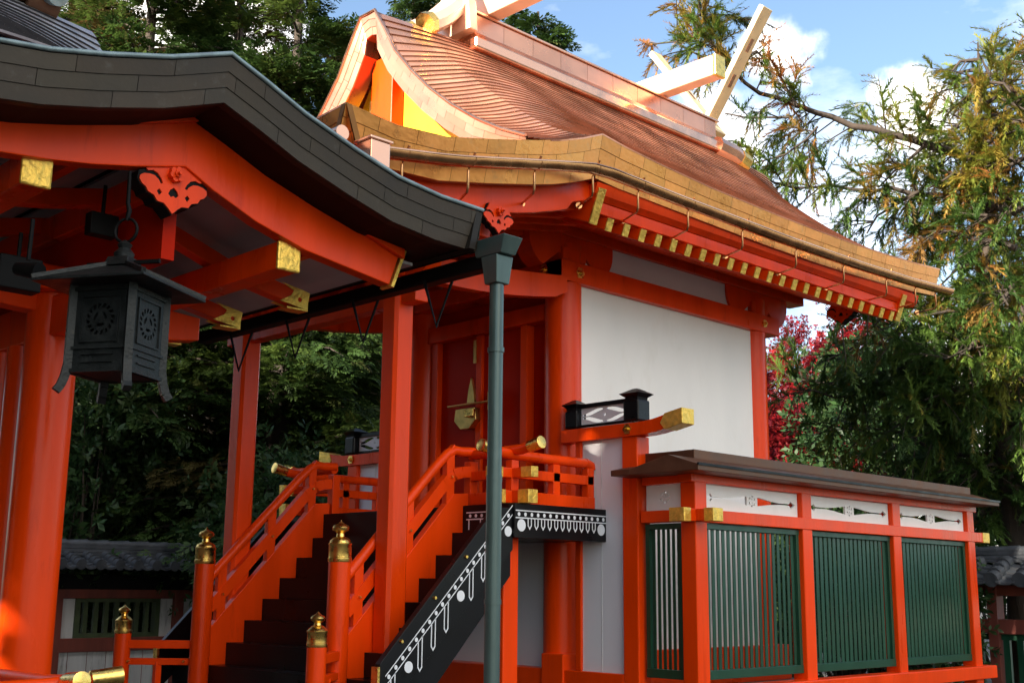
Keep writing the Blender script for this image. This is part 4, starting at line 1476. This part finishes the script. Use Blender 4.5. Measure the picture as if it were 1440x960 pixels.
# right wall (runs across behind the fence)
bw2 = thing('boundary_wall', 'grey tiled boundary wall with dark green open bars right of the lattice fence', 'wall', (-4, 16.4, 0), 'tiled boundary walls')
tile_roof('y', 16.4, -10, 3.0, 2.10, 1.72, .62, .38, bw2)
MB().box(-10, 3, 16.30, 16.50, 1.06, 1.25).build('middle_beam', 'redold', bw2, bevel=.006)
MB().box(-10, 3, 16.32, 16.48, 1.56, 1.70).build('top_beam', 'redold', bw2, bevel=.006)
MB().box(-10, 3, 16.32, 16.48, .22, .36).build('bottom_beam', 'redold', bw2, bevel=.006)
MB().box(-10, 3, 16.30, 16.50, 0, .22).build('stone_footing', 'stone', bw2, bevel=.01)
for i in range(8):
    x = -9.2 + 1.8 * i
    MB().box(x - .07, x + .07, 16.29, 16.51, .2, 1.7).build('post', 'redold', bw2, bevel=.006)
gb = MB()
for i in range(70):
    x = -9.9 + .185 * i
    gb.box(x, x + .085, 16.37, 16.43, .36, 1.06)
gb.box(-9.95, 3, 16.36, 16.44, .98, 1.055)
gb.build('green_bars', 'green', bw2)

# ================================================================== VEGETATION


def frames(d, roll):
    """orthonormal frames (n,3,3): columns = axis, side, normal"""
    d = d / np.linalg.norm(d, axis=1, keepdims=True)
    ref = np.tile(np.array([0, 0, 1.0]), (len(d), 1))
    bad = np.abs(d[:, 2]) > .96
    ref[bad] = (1, 0, 0)
    s = np.cross(d, ref)
    s /= np.linalg.norm(s, axis=1, keepdims=True)
    n = np.cross(s, d)
    c, q = np.cos(roll)[:, None], np.sin(roll)[:, None]
    s2 = s * c + n * q
    n2 = -s * q + n * c
    return np.stack([d, s2, n2], axis=2)


def leaf_mesh(name, tris, pos, dirs, scale, tint, parent, m='leaf', roll=None):
    """tris (T,3,3) template; instances baked into one mesh"""
    n = len(pos)
    T = len(tris)
    roll = RNG.uniform(-.7, .7, n) if roll is None else roll
    Fm = frames(dirs, roll)
    V = np.einsum('nij,tkj->ntki', Fm, tris) * scale[:, None, None, None] + pos[:, None, None, :]
    V = V.reshape(-1, 3).astype(np.float32)
    off = Vector((0, 0, 0))
    q = parent
    while q is not None:
        off += q.location
        q = q.parent
    V -= np.array(off, dtype=np.float32)
    me = bpy.data.meshes.new(name)
    nv = len(V)
    me.vertices.add(nv)
    me.vertices.foreach_set('co', V.ravel())
    me.loops.add(nv)
    me.loops.foreach_set('vertex_index', np.arange(nv, dtype=np.int32))
    me.polygons.add(nv // 3)
    me.polygons.foreach_set('loop_start', np.arange(0, nv, 3, dtype=np.int32))
    me.update(calc_edges=True)
    at = me.color_attributes.new('tint', 'FLOAT_COLOR', 'POINT')
    buf = np.ones((nv, 4), dtype=np.float32)
    buf[:, :3] = np.repeat(tint, T * 3, axis=0)
    at.data.foreach_set('color', buf.ravel())
    me.materials.append(M[m])
    o = bpy.data.objects.new(name, me)
    COL.objects.link(o)
    if parent is not None:
        o.parent = parent
    return o


def t_fan(n=11, spread=75, w=.13, seed=1, droop=.25):
    """flat scale-leaf spray: narrow pointed leaflets fanned along a stem"""
    r = np.random.default_rng(seed)
    out_ = []
    for i in range(n):
        x0 = .05 + .75 * i / n
        side = -1 if i % 2 else 1
        ang = math.radians(side * (spread * (.55 + .3 * r.random()) * (1 - .35 * i / n)))
        if i == n - 1:
            ang = 0
        ln_ = (.42 - .18 * i / n) * (.8 + .4 * r.random())
        dx_, dy_ = math.cos(ang), math.sin(ang)
        zz = -droop * (x0 ** 2)
        zt = -droop * ((x0 + ln_ * dx_) ** 2) - .05 * r.random()
        ww = w * ln_
        out_.append([(x0, -ww * dx_ * .5, zz), (x0 + ln_ * dx_ * .6 - ww * dy_, ln_ * dy_ * .6 + ww * dx_, zz + (zt - zz) * .6), (x0 + ln_ * dx_, ln_ * dy_, zt)])
        out_.append([(x0, ww * dx_ * .5, zz), (x0 + ln_ * dx_, ln_ * dy_, zt), (x0 + ln_ * dx_ * .6 + ww * dy_, ln_ * dy_ * .6 - ww * dx_, zz + (zt - zz) * .6)])
    return np.array(out_)


def t_needles(n=30, seed=2, droop=.5):
    """drooping cedar shoot: fine needles all round a curved axis"""
    r = np.random.default_rng(seed)
    out_ = []
    for i in range(n):
        t = i / n
        x, z = t * .9, -droop * t * t
        az = r.random() * 2 * math.pi
        fw = .75 + .3 * r.random()
        ln_ = .30 * (1 - .45 * t) * (.8 + .4 * r.random())
        dirv = np.array([fw, math.cos(az) * .65, math.sin(az) * .65 - .4 * t - .15])
        dirv /= np.linalg.norm(dirv)
        side = np.cross(dirv, [0, 0, 1.0])
        side /= np.linalg.norm(side) + 1e-9
        p = np.array([x, 0, z])
        out_.append([p - side * .020, p + side * .020, p + dirv * ln_])
    # axis
    for i in range(5):
        a, b = i / 5, (i + 1) / 5
        p, q = np.array([a * .9, 0, -droop * a * a]), np.array([b * .9, 0, -droop * b * b])
        out_.append([p + (0, .012, 0), p - (0, .012, 0), q])
    return np.array(out_)


def t_leaf(n=6, seed=3, L_=.5, w=.2):
    """twig with several broad leaves, each folded from two triangles"""
    r = np.random.default_rng(seed)
    out_ = []
    for i in range(n):
        x0 = .1 + .7 * i / n
        az = i * 2.4
        d = np.array([.55, math.cos(az) * .75, math.sin(az) * .75])
        d /= np.linalg.norm(d)
        s = np.cross(d, r.normal(size=3))
        s /= np.linalg.norm(s)
        ln_ = L_ * (.7 + .5 * r.random())
        p = np.array([x0, 0, 0])
        out_.append([p, p + d * ln_ * .5 + s * w * ln_, p + d * ln_])
        out_.append([p, p + d * ln_, p + d * ln_ * .5 - s * w * ln_])
    return np.array(out_)


def t_maple(n=4, seed=5):
    """twig with star-shaped leaves"""
    r = np.random.default_rng(seed)
    out_ = []
    for i in range(n):
        p = np.array([.2 + .6 * i / n, r.uniform(-.3, .3), r.uniform(-.2, .2)])
        a = r.normal(size=3)
        a /= np.linalg.norm(a)
        b = np.cross(a, r.normal(size=3))
        b /= np.linalg.norm(b)
        for k in range(5):
            t = math.radians(-100 + 50 * k)
            dv = a * math.cos(t) + b * math.sin(t)
            dp_ = -a * math.sin(t) + b * math.cos(t)
            ln_ = .26 if k in (1, 2, 3) else .18
            out_.append([p - dp_ * .045, p + dp_ * .045, p + dv * ln_])
    return np.array(out_)


def trunk_tube(mb, pts, r0, r1, n=9):
    m_ = len(pts)
    mb.tube(pts, [r0 + (r1 - r0) * (i / (m_ - 1)) ** .8 for i in range(m_)], n)


def tint_pick(n, cols, wts, jit=.25):
    cols = np.array(cols)
    k = RNG.choice(len(cols), size=n, p=np.array(wts) / np.sum(wts))
    t = cols[k] * RNG.uniform(1 - jit, 1 + jit, (n, 1))
    return t.astype(np.float32)


HIN = [(.034, .070, .016), (.055, .10, .022), (.090, .135, .026), (.12, .080, .028), (.15, .075, .028)]


def conifer(label, x, y, h, rad, z0=1.0, n_limb=70, per=60, tmpl=None, scale=.30, cols=HIN, wts=(4, 4, 2, .7, .4), group='trees behind the shrine', lean=(0, 0), droop=-.15, name='conifer_tree', shape=.75, seed=None, cat='tree'):
    """tapered trunk, limbs and sprays carried on the limbs"""
    rr = np.random.default_rng(seed if seed is not None else int(abs(x * 31 + y * 17)))
    tr = thing(name, label, cat, (x, y, 0), group)
    tm = MB()
    tp = [(x + lean[0] * t + .12 * math.sin(3 * t + x), y + lean[1] * t + .12 * math.cos(2.3 * t + y), h * t) for t in np.linspace(0, 1, 10)]
    trunk_tube(tm, tp, .016 * h + .12, .03)
    P_, D_, S_, C_ = [], [], [], []
    for i in range(n_limb):
        f = rr.uniform(0, 1) ** .85
        zz = z0 + (h - z0) * f
        az = rr.uniform(0, 2 * math.pi)
        Lm = rad * (1 - f * .92) ** shape * rr.uniform(.6, 1.15) + .25
        t0 = zz / h
        base = np.array([np.interp(t0, np.linspace(0, 1, 10), [p[0] for p in tp]), np.interp(t0, np.linspace(0, 1, 10), [p[1] for p in tp]), zz])
        el = rr.uniform(-.1, .35) + .4 * f
        d = np.array([math.cos(az) * math.cos(el), math.sin(az) * math.cos(el), math.sin(el)])
        pts = []
        for t in np.linspace(0, 1, 6):
            p = base + d * Lm * t + np.array([0, 0, droop * Lm * t * t * 1.6])
            pts.append(p)
        trunk_tube(tm, pts, .02 + .012 * Lm, .006, 5)
        npr = int(per * (Lm / rad) + 8)
        t = rr.uniform(.12, 1.05, npr)
        pp = base[None] + d[None] * (Lm * t)[:, None] + np.stack([0 * t, 0 * t, droop * Lm * t * t * 1.6], 1)
        side = np.array([-math.sin(az), math.cos(az), 0])
        wd = (.34 * Lm * (1 - .55 * t) + .06)
        off = rr.normal(0, .55, npr) * wd
        pp = pp + side[None] * off[:, None] + np.stack([0 * t, 0 * t, rr.normal(-.03, .12, npr) * (.4 + wd) - np.abs(off) * .25], 1)
        dd = d[None] * .8 + side[None] * np.sign(off)[:, None] * rr.uniform(.2, .9, npr)[:, None] + rr.normal(0, .25, (npr, 3)) + np.array([0, 0, -.25])
        P_.append(pp)
        D_.append(dd)
        S_.append(scale * rr.uniform(.65, 1.25, npr))
        lim = tint_pick(1, cols, wts, .15)[0]
        C_.append(lim[None] * .75 + tint_pick(npr, cols, wts) * .25)
    tm.build('trunk', 'bark', tr, smooth=60)
    leaf_mesh('crown', tmpl if tmpl is not None else FAN, np.concatenate(P_), np.concatenate(D_), np.concatenate(S_), np.concatenate(C_), tr)
    return tr


FAN = t_fan(11, 75, .20, 1)
NEED = t_needles(34, 2, .34)
BROAD = t_leaf(6, 3, .55, .24)
MAPL = t_maple(5)


def at_px(px, py, dist):
    """a world position seen at a pixel, at a horizontal distance (used once to place trees)"""
    d = _f + _r * ((px - 720) / 1695) - _u * ((py - 480) / 1695)
    hd_ = math.hypot(d.x, d.y)
    d = d * (dist / hd_)
    return np.array([d.x, d.y, d.z + 1.6])


# --- left woodland
for (px, dist, h, rad, lab) in (
        (60, 24, 15, 3.6, 'dark green conifer seen left of the lantern over the pavilion'),
        (175, 21, 14.5, 3.4, 'bushy conifer with bright sprays behind the lantern'),
        (300, 23, 15.5, 3.4, 'tall conifer above the black roof peak, bronze tips among green'),
        (395, 19.5, 13, 2.9, 'dark conifer seen between the two square porch posts'),
        (470, 25, 13.6, 3.2, 'brownish dense conifer just left of the copper gable'),
        (560, 27, 17, 3.6, 'tall conifer hidden behind the near porch post and gable')):
    p = at_px(px, 480, dist)
    brown = 'brown' in lab or 'bronze' in lab
    conifer(lab, p[0], p[1], h, rad, z0=1.2, n_limb=130, per=260, scale=.26, wts=(4, 3, 1.2, 2.2, 1.6) if brown else (5, 4, 2.4, .5, .3))
p = at_px(760, 20, 27)
conifer('green conifer top rising above the middle of the copper ridge', p[0], p[1], 15.2, 2.6, z0=3, n_limb=110, per=110, scale=.40)
# far backdrop conifers to close the gaps
for (px, dist, h, lab) in ((120, 31, 15, 'distant dark conifer filling the gap behind the bushy one'), (240, 33, 17, 'distant conifer behind the lantern roof'), (350, 31, 14, 'distant conifer left of the far porch post'), (440, 34, 14, 'distant conifer right of the far porch post'), (520, 33, 13.5, 'distant conifer against the left edge of the gable')):
    p = at_px(px, 480, dist)
    conifer(lab, p[0], p[1], h, 4.2, z0=.8, n_limb=90, per=150, scale=.42)


def shrub(label, px, dist, h, rad, n, cols, wts, tmpl=None, scale=.2, name='shrub', group='shrubs behind the walls', zc=.55):
    p = at_px(px, 800, dist)
    s = thing(name, label, 'shrub', (p[0], p[1], 0), group)
    tm = MB()
    rr = np.random.default_rng(int(px + 10 * dist))
    P_, D_ = [], []
    for k in range(26):
        az, el = rr.uniform(0, 2 * math.pi), rr.uniform(.1, 1.4)
        ln_ = rr.uniform(.55, 1.0)
        tip = np.array([p[0] + math.cos(az) * math.cos(el) * rad * ln_, p[1] + math.sin(az) * math.cos(el) * rad * ln_, h * (.30 + .70 * math.sin(el) * ln_)])
        mid_ = np.array([p[0], p[1], 0]) * .5 + tip * .5 + rr.normal(0, .12, 3)
        trunk_tube(tm, [(p[0] + rr.normal(0, .06), p[1] + rr.normal(0, .06), 0), mid_, tip], .035, .006, 5)
        m_ = n // 26
        c = np.array([p[0], p[1], h * .4])
        q = tip[None] + rr.normal(0, 1, (m_, 3)) * np.array([rad * .20, rad * .20, h * .085])
        P_.append(q)
        D_.append((q - c) + rr.normal(0, .5, (m_, 3)))
    tm.build('stems', 'bark', s, smooth=60)
    P_, D_ = np.concatenate(P_), np.concatenate(D_)
    leaf_mesh('foliage', BROAD if tmpl is None else tmpl, P_, D_, scale * RNG.uniform(.7, 1.3, len(P_)), tint_pick(len(P_), cols, wts), s, roll=RNG.uniform(0, 6, len(P_)))


DARKB = [(.024, .058, .018), (.036, .078, .022), (.055, .092, .030)]
shrub('glossy dark broadleaf shrub hanging over the left tiled wall', 100, 19.3, 5.2, 1.7, 3200, DARKB, (3, 2, 1), scale=.22)
shrub('dark broadleaf shrub behind the barred window wall', 230, 21, 3.4, 1.8, 2000, DARKB, (3, 2, 1), scale=.22)
shrub('dark broadleaf shrub seen through the far balustrade', 420, 18, 3.6, 1.7, 2000, DARKB, (3, 2, 1), scale=.22)
shrub('dark leafy bush right of the lattice fence end', 1400, 22.5, 4.6, 1.8, 2600, DARKB, (3, 2, 1), scale=.22)
shrub('dark leafy bush low under the cedar, left one', 1262, 24, 6.0, 1.8, 3000, DARKB, (3, 2, 1), scale=.28)
shrub('dark leafy bush at the right frame edge', 1480, 24, 5.6, 2.2, 2600, DARKB, (3, 2, 1), scale=.24)
shrub('green shrub in front of the red maple, beside the white wall', 1110, 25, 2.7, 1.1, 1400, [(.05, .09, .025), (.03, .06, .02)], (1, 1), scale=.26)

shrub('low dark hedge bush behind the middle lattice panel', 1185, 17.4, 2.4, .95, 1600, DARKB, (3, 2, 1), scale=.2)
shrub('low dark hedge bush behind the right lattice panel', 1290, 17.4, 2.2, .75, 1500, DARKB, (3, 2, 1), scale=.2)
# --- maple
mp_ = at_px(1125, 600, 29)
ml = thing('maple_tree', 'crimson maple right of the white shrine wall', 'tree', (mp_[0], mp_[1], 0), 'trees behind the shrine')
tm = MB()
rr = np.random.default_rng(5)
P_, D_ = [], []
trunk_tube(tm, [(mp_[0], mp_[1], 0), (mp_[0] + .2, mp_[1], 2), (mp_[0], mp_[1], 4), (mp_[0] + .1, mp_[1], 6)], .16, .06)
for k in range(55):
    az, el = rr.uniform(0, 2 * math.pi), rr.uniform(.15, 1.2)
    L_ = rr.uniform(1.4, 3.6)
    b0 = np.array([mp_[0], mp_[1], rr.uniform(2.0, 5.8)])
    d = np.array([math.cos(az) * math.cos(el), math.sin(az) * math.cos(el), math.sin(el)])
    pts = [b0 + d * L_ * t + rr.normal(0, .08, 3) * t for t in np.linspace(0, 1, 6)]
    trunk_tube(tm, pts, .045, .008, 5)
    for j in range(4):
        q0 = pts[rr.integers(2, 6)]
        d2 = d + rr.normal(0, .6, 3)
        d2 /= np.linalg.norm(d2)
        q1 = q0 + d2 * rr.uniform(.5, 1.1)
        trunk_tube(tm, [q0, (q0 + q1) / 2 + rr.normal(0, .05, 3), q1], .012, .004, 4)
        m_ = 150 if b0[2] < 5.0 else 45
        t = rr.uniform(.2, 1.1, m_)
        P_.append(q0[None] + (q1 - q0)[None] * t[:, None] + rr.normal(0, .2, (m_, 3)) * np.array([1, 1, .5]))
        D_.append(d2[None] + rr.normal(0, .6, (m_, 3)))
tm.build('trunk', 'bark', ml, smooth=60)
P_, D_ = np.concatenate(P_), np.concatenate(D_)
leaf_mesh('crown', MAPL, P_, D_, .25 * RNG.uniform(.7, 1.3, len(P_)), tint_pick(len(P_), [(.20, .008, .012), (.30, .012, .014), (.12, .006, .014)], (3, 2, 2)), ml, roll=RNG.uniform(0, 6, len(P_)))


# --- cedars on the right
CED = [(.045, .095, .020), (.10, .165, .026), (.21, .22, .030), (.33, .20, .035), (.36, .14, .040)]


def cedar(label, trunk_px, branches, wts, per_m=46, scale=.40, r0=.26, tpl=None):
    """trunk and branches given as polylines; drooping needle shoots carried by side twigs"""
    tr = thing('cedar_tree', label, 'tree', tuple(trunk_px[0][:2]) + (0,), 'cedars right of the shrine')
    tm = MB()
    trunk_tube(tm, trunk_px, r0, .012, 12)
    P_, D_, S_, C_ = [], [], [], []
    rr = np.random.default_rng(len(label))
    for br in branches:
        pts, rad0, wt, dens = br
        pts = [np.array(p) for p in pts]
        cr = resample([tuple(p) for p in pts], .3)
        cr = [np.array(p) + (rr.normal(0, .03, 3) if 0 < i else 0) for i, p in enumerate(cr)]
        trunk_tube(tm, cr, rad0, .012, 7)
        for i in range(1, len(cr)):
            d = cr[i] - cr[i - 1]
            ln_ = np.linalg.norm(d)
            d = d / ln_
            ntw = rr.poisson(dens * ln_ * 6.0)
            lim = tint_pick(1, CED, wt, .1)[0]
            for k in range(ntw):
                q0 = cr[i] - d * rr.uniform(0, ln_)
                az = rr.uniform(0, 2 * math.pi)
                s = np.cross(d, [0, 0, 1.0])
                s /= np.linalg.norm(s)
                u = np.cross(s, d)
                d2 = d * rr.uniform(.2, .9) + s * math.cos(az) + u * math.sin(az) * .7 + np.array([0, 0, .15])
                d2 /= np.linalg.norm(d2)
                L_ = rr.uniform(.35, 1.05)
                q1 = q0 + d2 * L_ + np.array([0, 0, -.22 * L_ * L_])
                trunk_tube(tm, [q0, (q0 + q1) / 2 + np.array([0, 0, .05 * L_]), q1], .014, .005, 4)
                m_ = int(7 + 9 * L_)
                t = rr.uniform(.25, 1.05, m_)
                P_.append(q0[None] + (q1 - q0)[None] * t[:, None])
                D_.append(d2[None] * .8 + rr.normal(0, .45, (m_, 3)) + np.array([0, 0, -.1]))
                S_.append(scale * rr.uniform(.6, 1.2, m_))
                C_.append(lim[None] * .6 + tint_pick(m_, CED, wt) * .4)
    tm.build('trunk', 'bark', tr, smooth=60)
    leaf_mesh('crown', NEED if tpl is None else tpl, np.concatenate(P_), np.concatenate(D_), np.concatenate(S_), np.concatenate(C_), tr)
    return tr


GOLDW = (1, 2, 4, 3, 1.5)
GRNW = (4, 3, 1.4, .6, .3)
DKW = (6, 2, .5, .2, .1)
MIXW = (2, 3.5, 3, 1.2, .5)
D1 = 19.0


def pl(pxs, d=D1, dd=0.0):
    n = len(pxs)
    return [at_px(a, b, d + dd * i / max(1, n - 1)) for i, (a, b) in enumerate(pxs)]


t0 = at_px(1418, 700, D1)
trunk = [np.array([t0[0] + .10 * math.sin(z * .7), t0[1] + .08 * math.cos(z * .9), z]) for z in np.linspace(0, 10.0, 14)]
br = [
    (pl([(1420, 240), (1340, 215), (1270, 198), (1190, 172), (1120, 150), (1070, 128), (1030, 105), (1000, 60), (975, 25), (1005, -20)], D1, -1.5), .085, MIXW, 1.7),
    (pl([(1120, 150), (1085, 100), (1065, 70), (1010, 95), (960, 60), (920, 60)], D1 - 1.1, .4), .03, (.5, 1, 1.5, 3, 4), 1.5),
    (pl([(1110, 165), (1060, 165), (1020, 160)], D1 - 1.1), .02, DKW, 1.0),
    (pl([(1150, 178), (1120, 205), (1080, 222), (1050, 235)], D1 - .9), .02, MIXW, .9),
    (pl([(1430, 300), (1340, 275), (1250, 268), (1170, 262), (1110, 262), (1060, 245)], D1, -1.0), .06, GRNW, 1.8),
    (pl([(1290, 270), (1240, 300), (1215, 330)], D1 - .4), .03, MIXW, 1.4),
    (pl([(1300, 205), (1265, 235), (1235, 262)], D1 - .5), .03, GOLDW, 1.6),
    (pl([(1430, 130), (1400, 110), (1385, 95), (1375, 80)], D1), .04, MIXW, 2.2),
    (pl([(1440, 170), (1400, 175), (1370, 190), (1345, 160)], D1), .04, GOLDW, 2.2),
    (pl([(1445, 220), (1400, 240), (1370, 225)], D1 - .4), .04, GOLDW, 1.63),
    (pl([(1440, 290), (1390, 300), (1340, 300)], D1 - .5), .04, MIXW, 1.77),
    (pl([(1450, 100), (1435, 80), (1440, 60)], D1 + .3), .04, MIXW, 1.50),
    (pl([(1430, 350), (1390, 340), (1350, 330), (1310, 320)], D1 - .6), .05, GRNW, 1.50),
    (pl([(1425, 400), (1390, 430), (1385, 500), (1390, 545)], D1 - .6), .04, MIXW, 1.50),
    (pl([(1440, 430), (1430, 480), (1425, 540)], D1 - .7), .04, MIXW, 1.36),
    (pl([(1420, 420), (1350, 440), (1280, 425), (1220, 440), (1180, 460)], D1, -.8), .06, GRNW, 1.36),
    (pl([(1420, 470), (1340, 470), (1270, 480), (1200, 490), (1160, 510)], D1, .6), .05, DKW, 1.36),
    (pl([(1420, 520), (1350, 505), (1300, 500), (1250, 540), (1180, 560), (1120, 545)], D1, .8), .05, DKW, 1.16),
    (pl([(1420, 560), (1340, 575), (1260, 555), (1200, 540), (1130, 530)], D1, 1.2), .05, DKW, 1.22),
    (pl([(1420, 600), (1350, 560), (1310, 520)], D1, -.4), .05, DKW, 0.95),
    (pl([(1420, 640), (1340, 640), (1260, 610), (1180, 600)], D1, 1.0), .05, DKW, 1.02),
]
rr = np.random.default_rng(31)
for i in range(22):
    z = 2.6 + 3.0 * i / 22
    az = rr.uniform(0, 2 * math.pi)
    L_ = rr.uniform(.7, 1.8)
    a = np.array([t0[0], t0[1], z])
    d = np.array([math.cos(az), math.sin(az), .05])
    br.append(([a, a + d * L_ * .5, a + d * L_ + np.array([0, 0, -.35])], .035, DKW, 1.2))
for i in range(36):
    z = 4.3 + 5.6 * i / 36
    az = rr.uniform(0, 2 * math.pi)
    L_ = rr.uniform(.7, 1.8) * (1.1 - .80 * ((z - 4.3) / 5.6) ** 1.3)
    a = np.array([t0[0], t0[1], z])
    d = np.array([math.cos(az), math.sin(az), .1])
    br.append(([a, a + d * L_ * .5 + np.array([0, 0, .1]), a + d * L_ + np.array([0, 0, -.3])], .04, (MIXW, GOLDW, GRNW)[int(rr.integers(0, 3))] if z > 6.0 else (DKW, GRNW)[i % 2], .85))
cedar('tall cedar with golden bronze sprays at the right frame edge', trunk, br, MIXW)
# second cedar close behind, right edge
t1 = at_px(1500, 700, 22)
trunk1 = [np.array([t1[0], t1[1], z]) for z in np.linspace(0, 10.6, 12)]
br1 = []
rr = np.random.default_rng(21)
for i in range(30):
    z = rr.uniform(1.5, 10.2)
    az = rr.uniform(0, 2 * math.pi)
    L_ = rr.uniform(1.4, 2.8) * (1 - .5 * (z / 13) ** 2)
    a = np.array([t1[0], t1[1], z])
    d = np.array([math.cos(az), math.sin(az), .1])
    br1.append(([a, a + d * L_ * .5 + np.array([0, 0, .1]), a + d * L_ + np.array([0, 0, -.25])], .05, GRNW if z < 7 else MIXW, 1.5))
cedar('second cedar cut off by the right frame edge behind the first', trunk1, br1, MIXW, scale=.42)

# --- unseen tree masses behind the camera, added to block sun from the lower court
gm = []
rr = np.random.default_rng(77)
P_, D_ = [], []
spots = [(-15 + 1.15 * k, -11.5, 12.3) for k in range(11)] + [(-2.4 + 1.3 * k, -12.5, 18.6) for k in range(6)] + [(-29 + 2.0 * k, -6.0, 9.5) for k in range(7)]
for cx_, cy_, ht in spots:
    cx_, cy_, ht = cx_ + rr.normal(0, .3), cy_ + rr.normal(0, .8), ht + rr.normal(0, .4)
    n = 1100
    q = rr.normal(0, 1, (n, 3))
    q /= np.linalg.norm(q, axis=1, keepdims=True)
    q *= (rr.uniform(0, 1, n) ** .4)[:, None]
    P_.append(np.array([cx_, cy_, ht * .5]) + q * np.array([1.9, 1.9, ht * .5]))
    D_.append(q + rr.normal(0, .5, (n, 3)))
P_, D_ = np.concatenate(P_), np.concatenate(D_)
ts = np.array(to_sun)
for q0, rad in (((-7.74, 3.0, 1.2), .95),):   # leaves cut away along the sun ray to shape one sunbeam
    w_ = P_ - np.array(q0)
    keep = np.linalg.norm(w_ - (w_ @ ts)[:, None] * ts[None], axis=1) > rad
    P_, D_ = P_[keep], D_[keep]
gv = leaf_mesh('unseen_shade_grove', BROAD, P_, D_, .95 * RNG.uniform(.7, 1.3, len(P_)), tint_pick(len(P_), DARKB, (2, 2, 2)), None, roll=RNG.uniform(0, 6, len(P_)))
gv['kind'] = 'stuff'
gv['label'] = 'unseen mass of dark trees added behind the camera to shade the court'
gv['category'] = 'woodland'
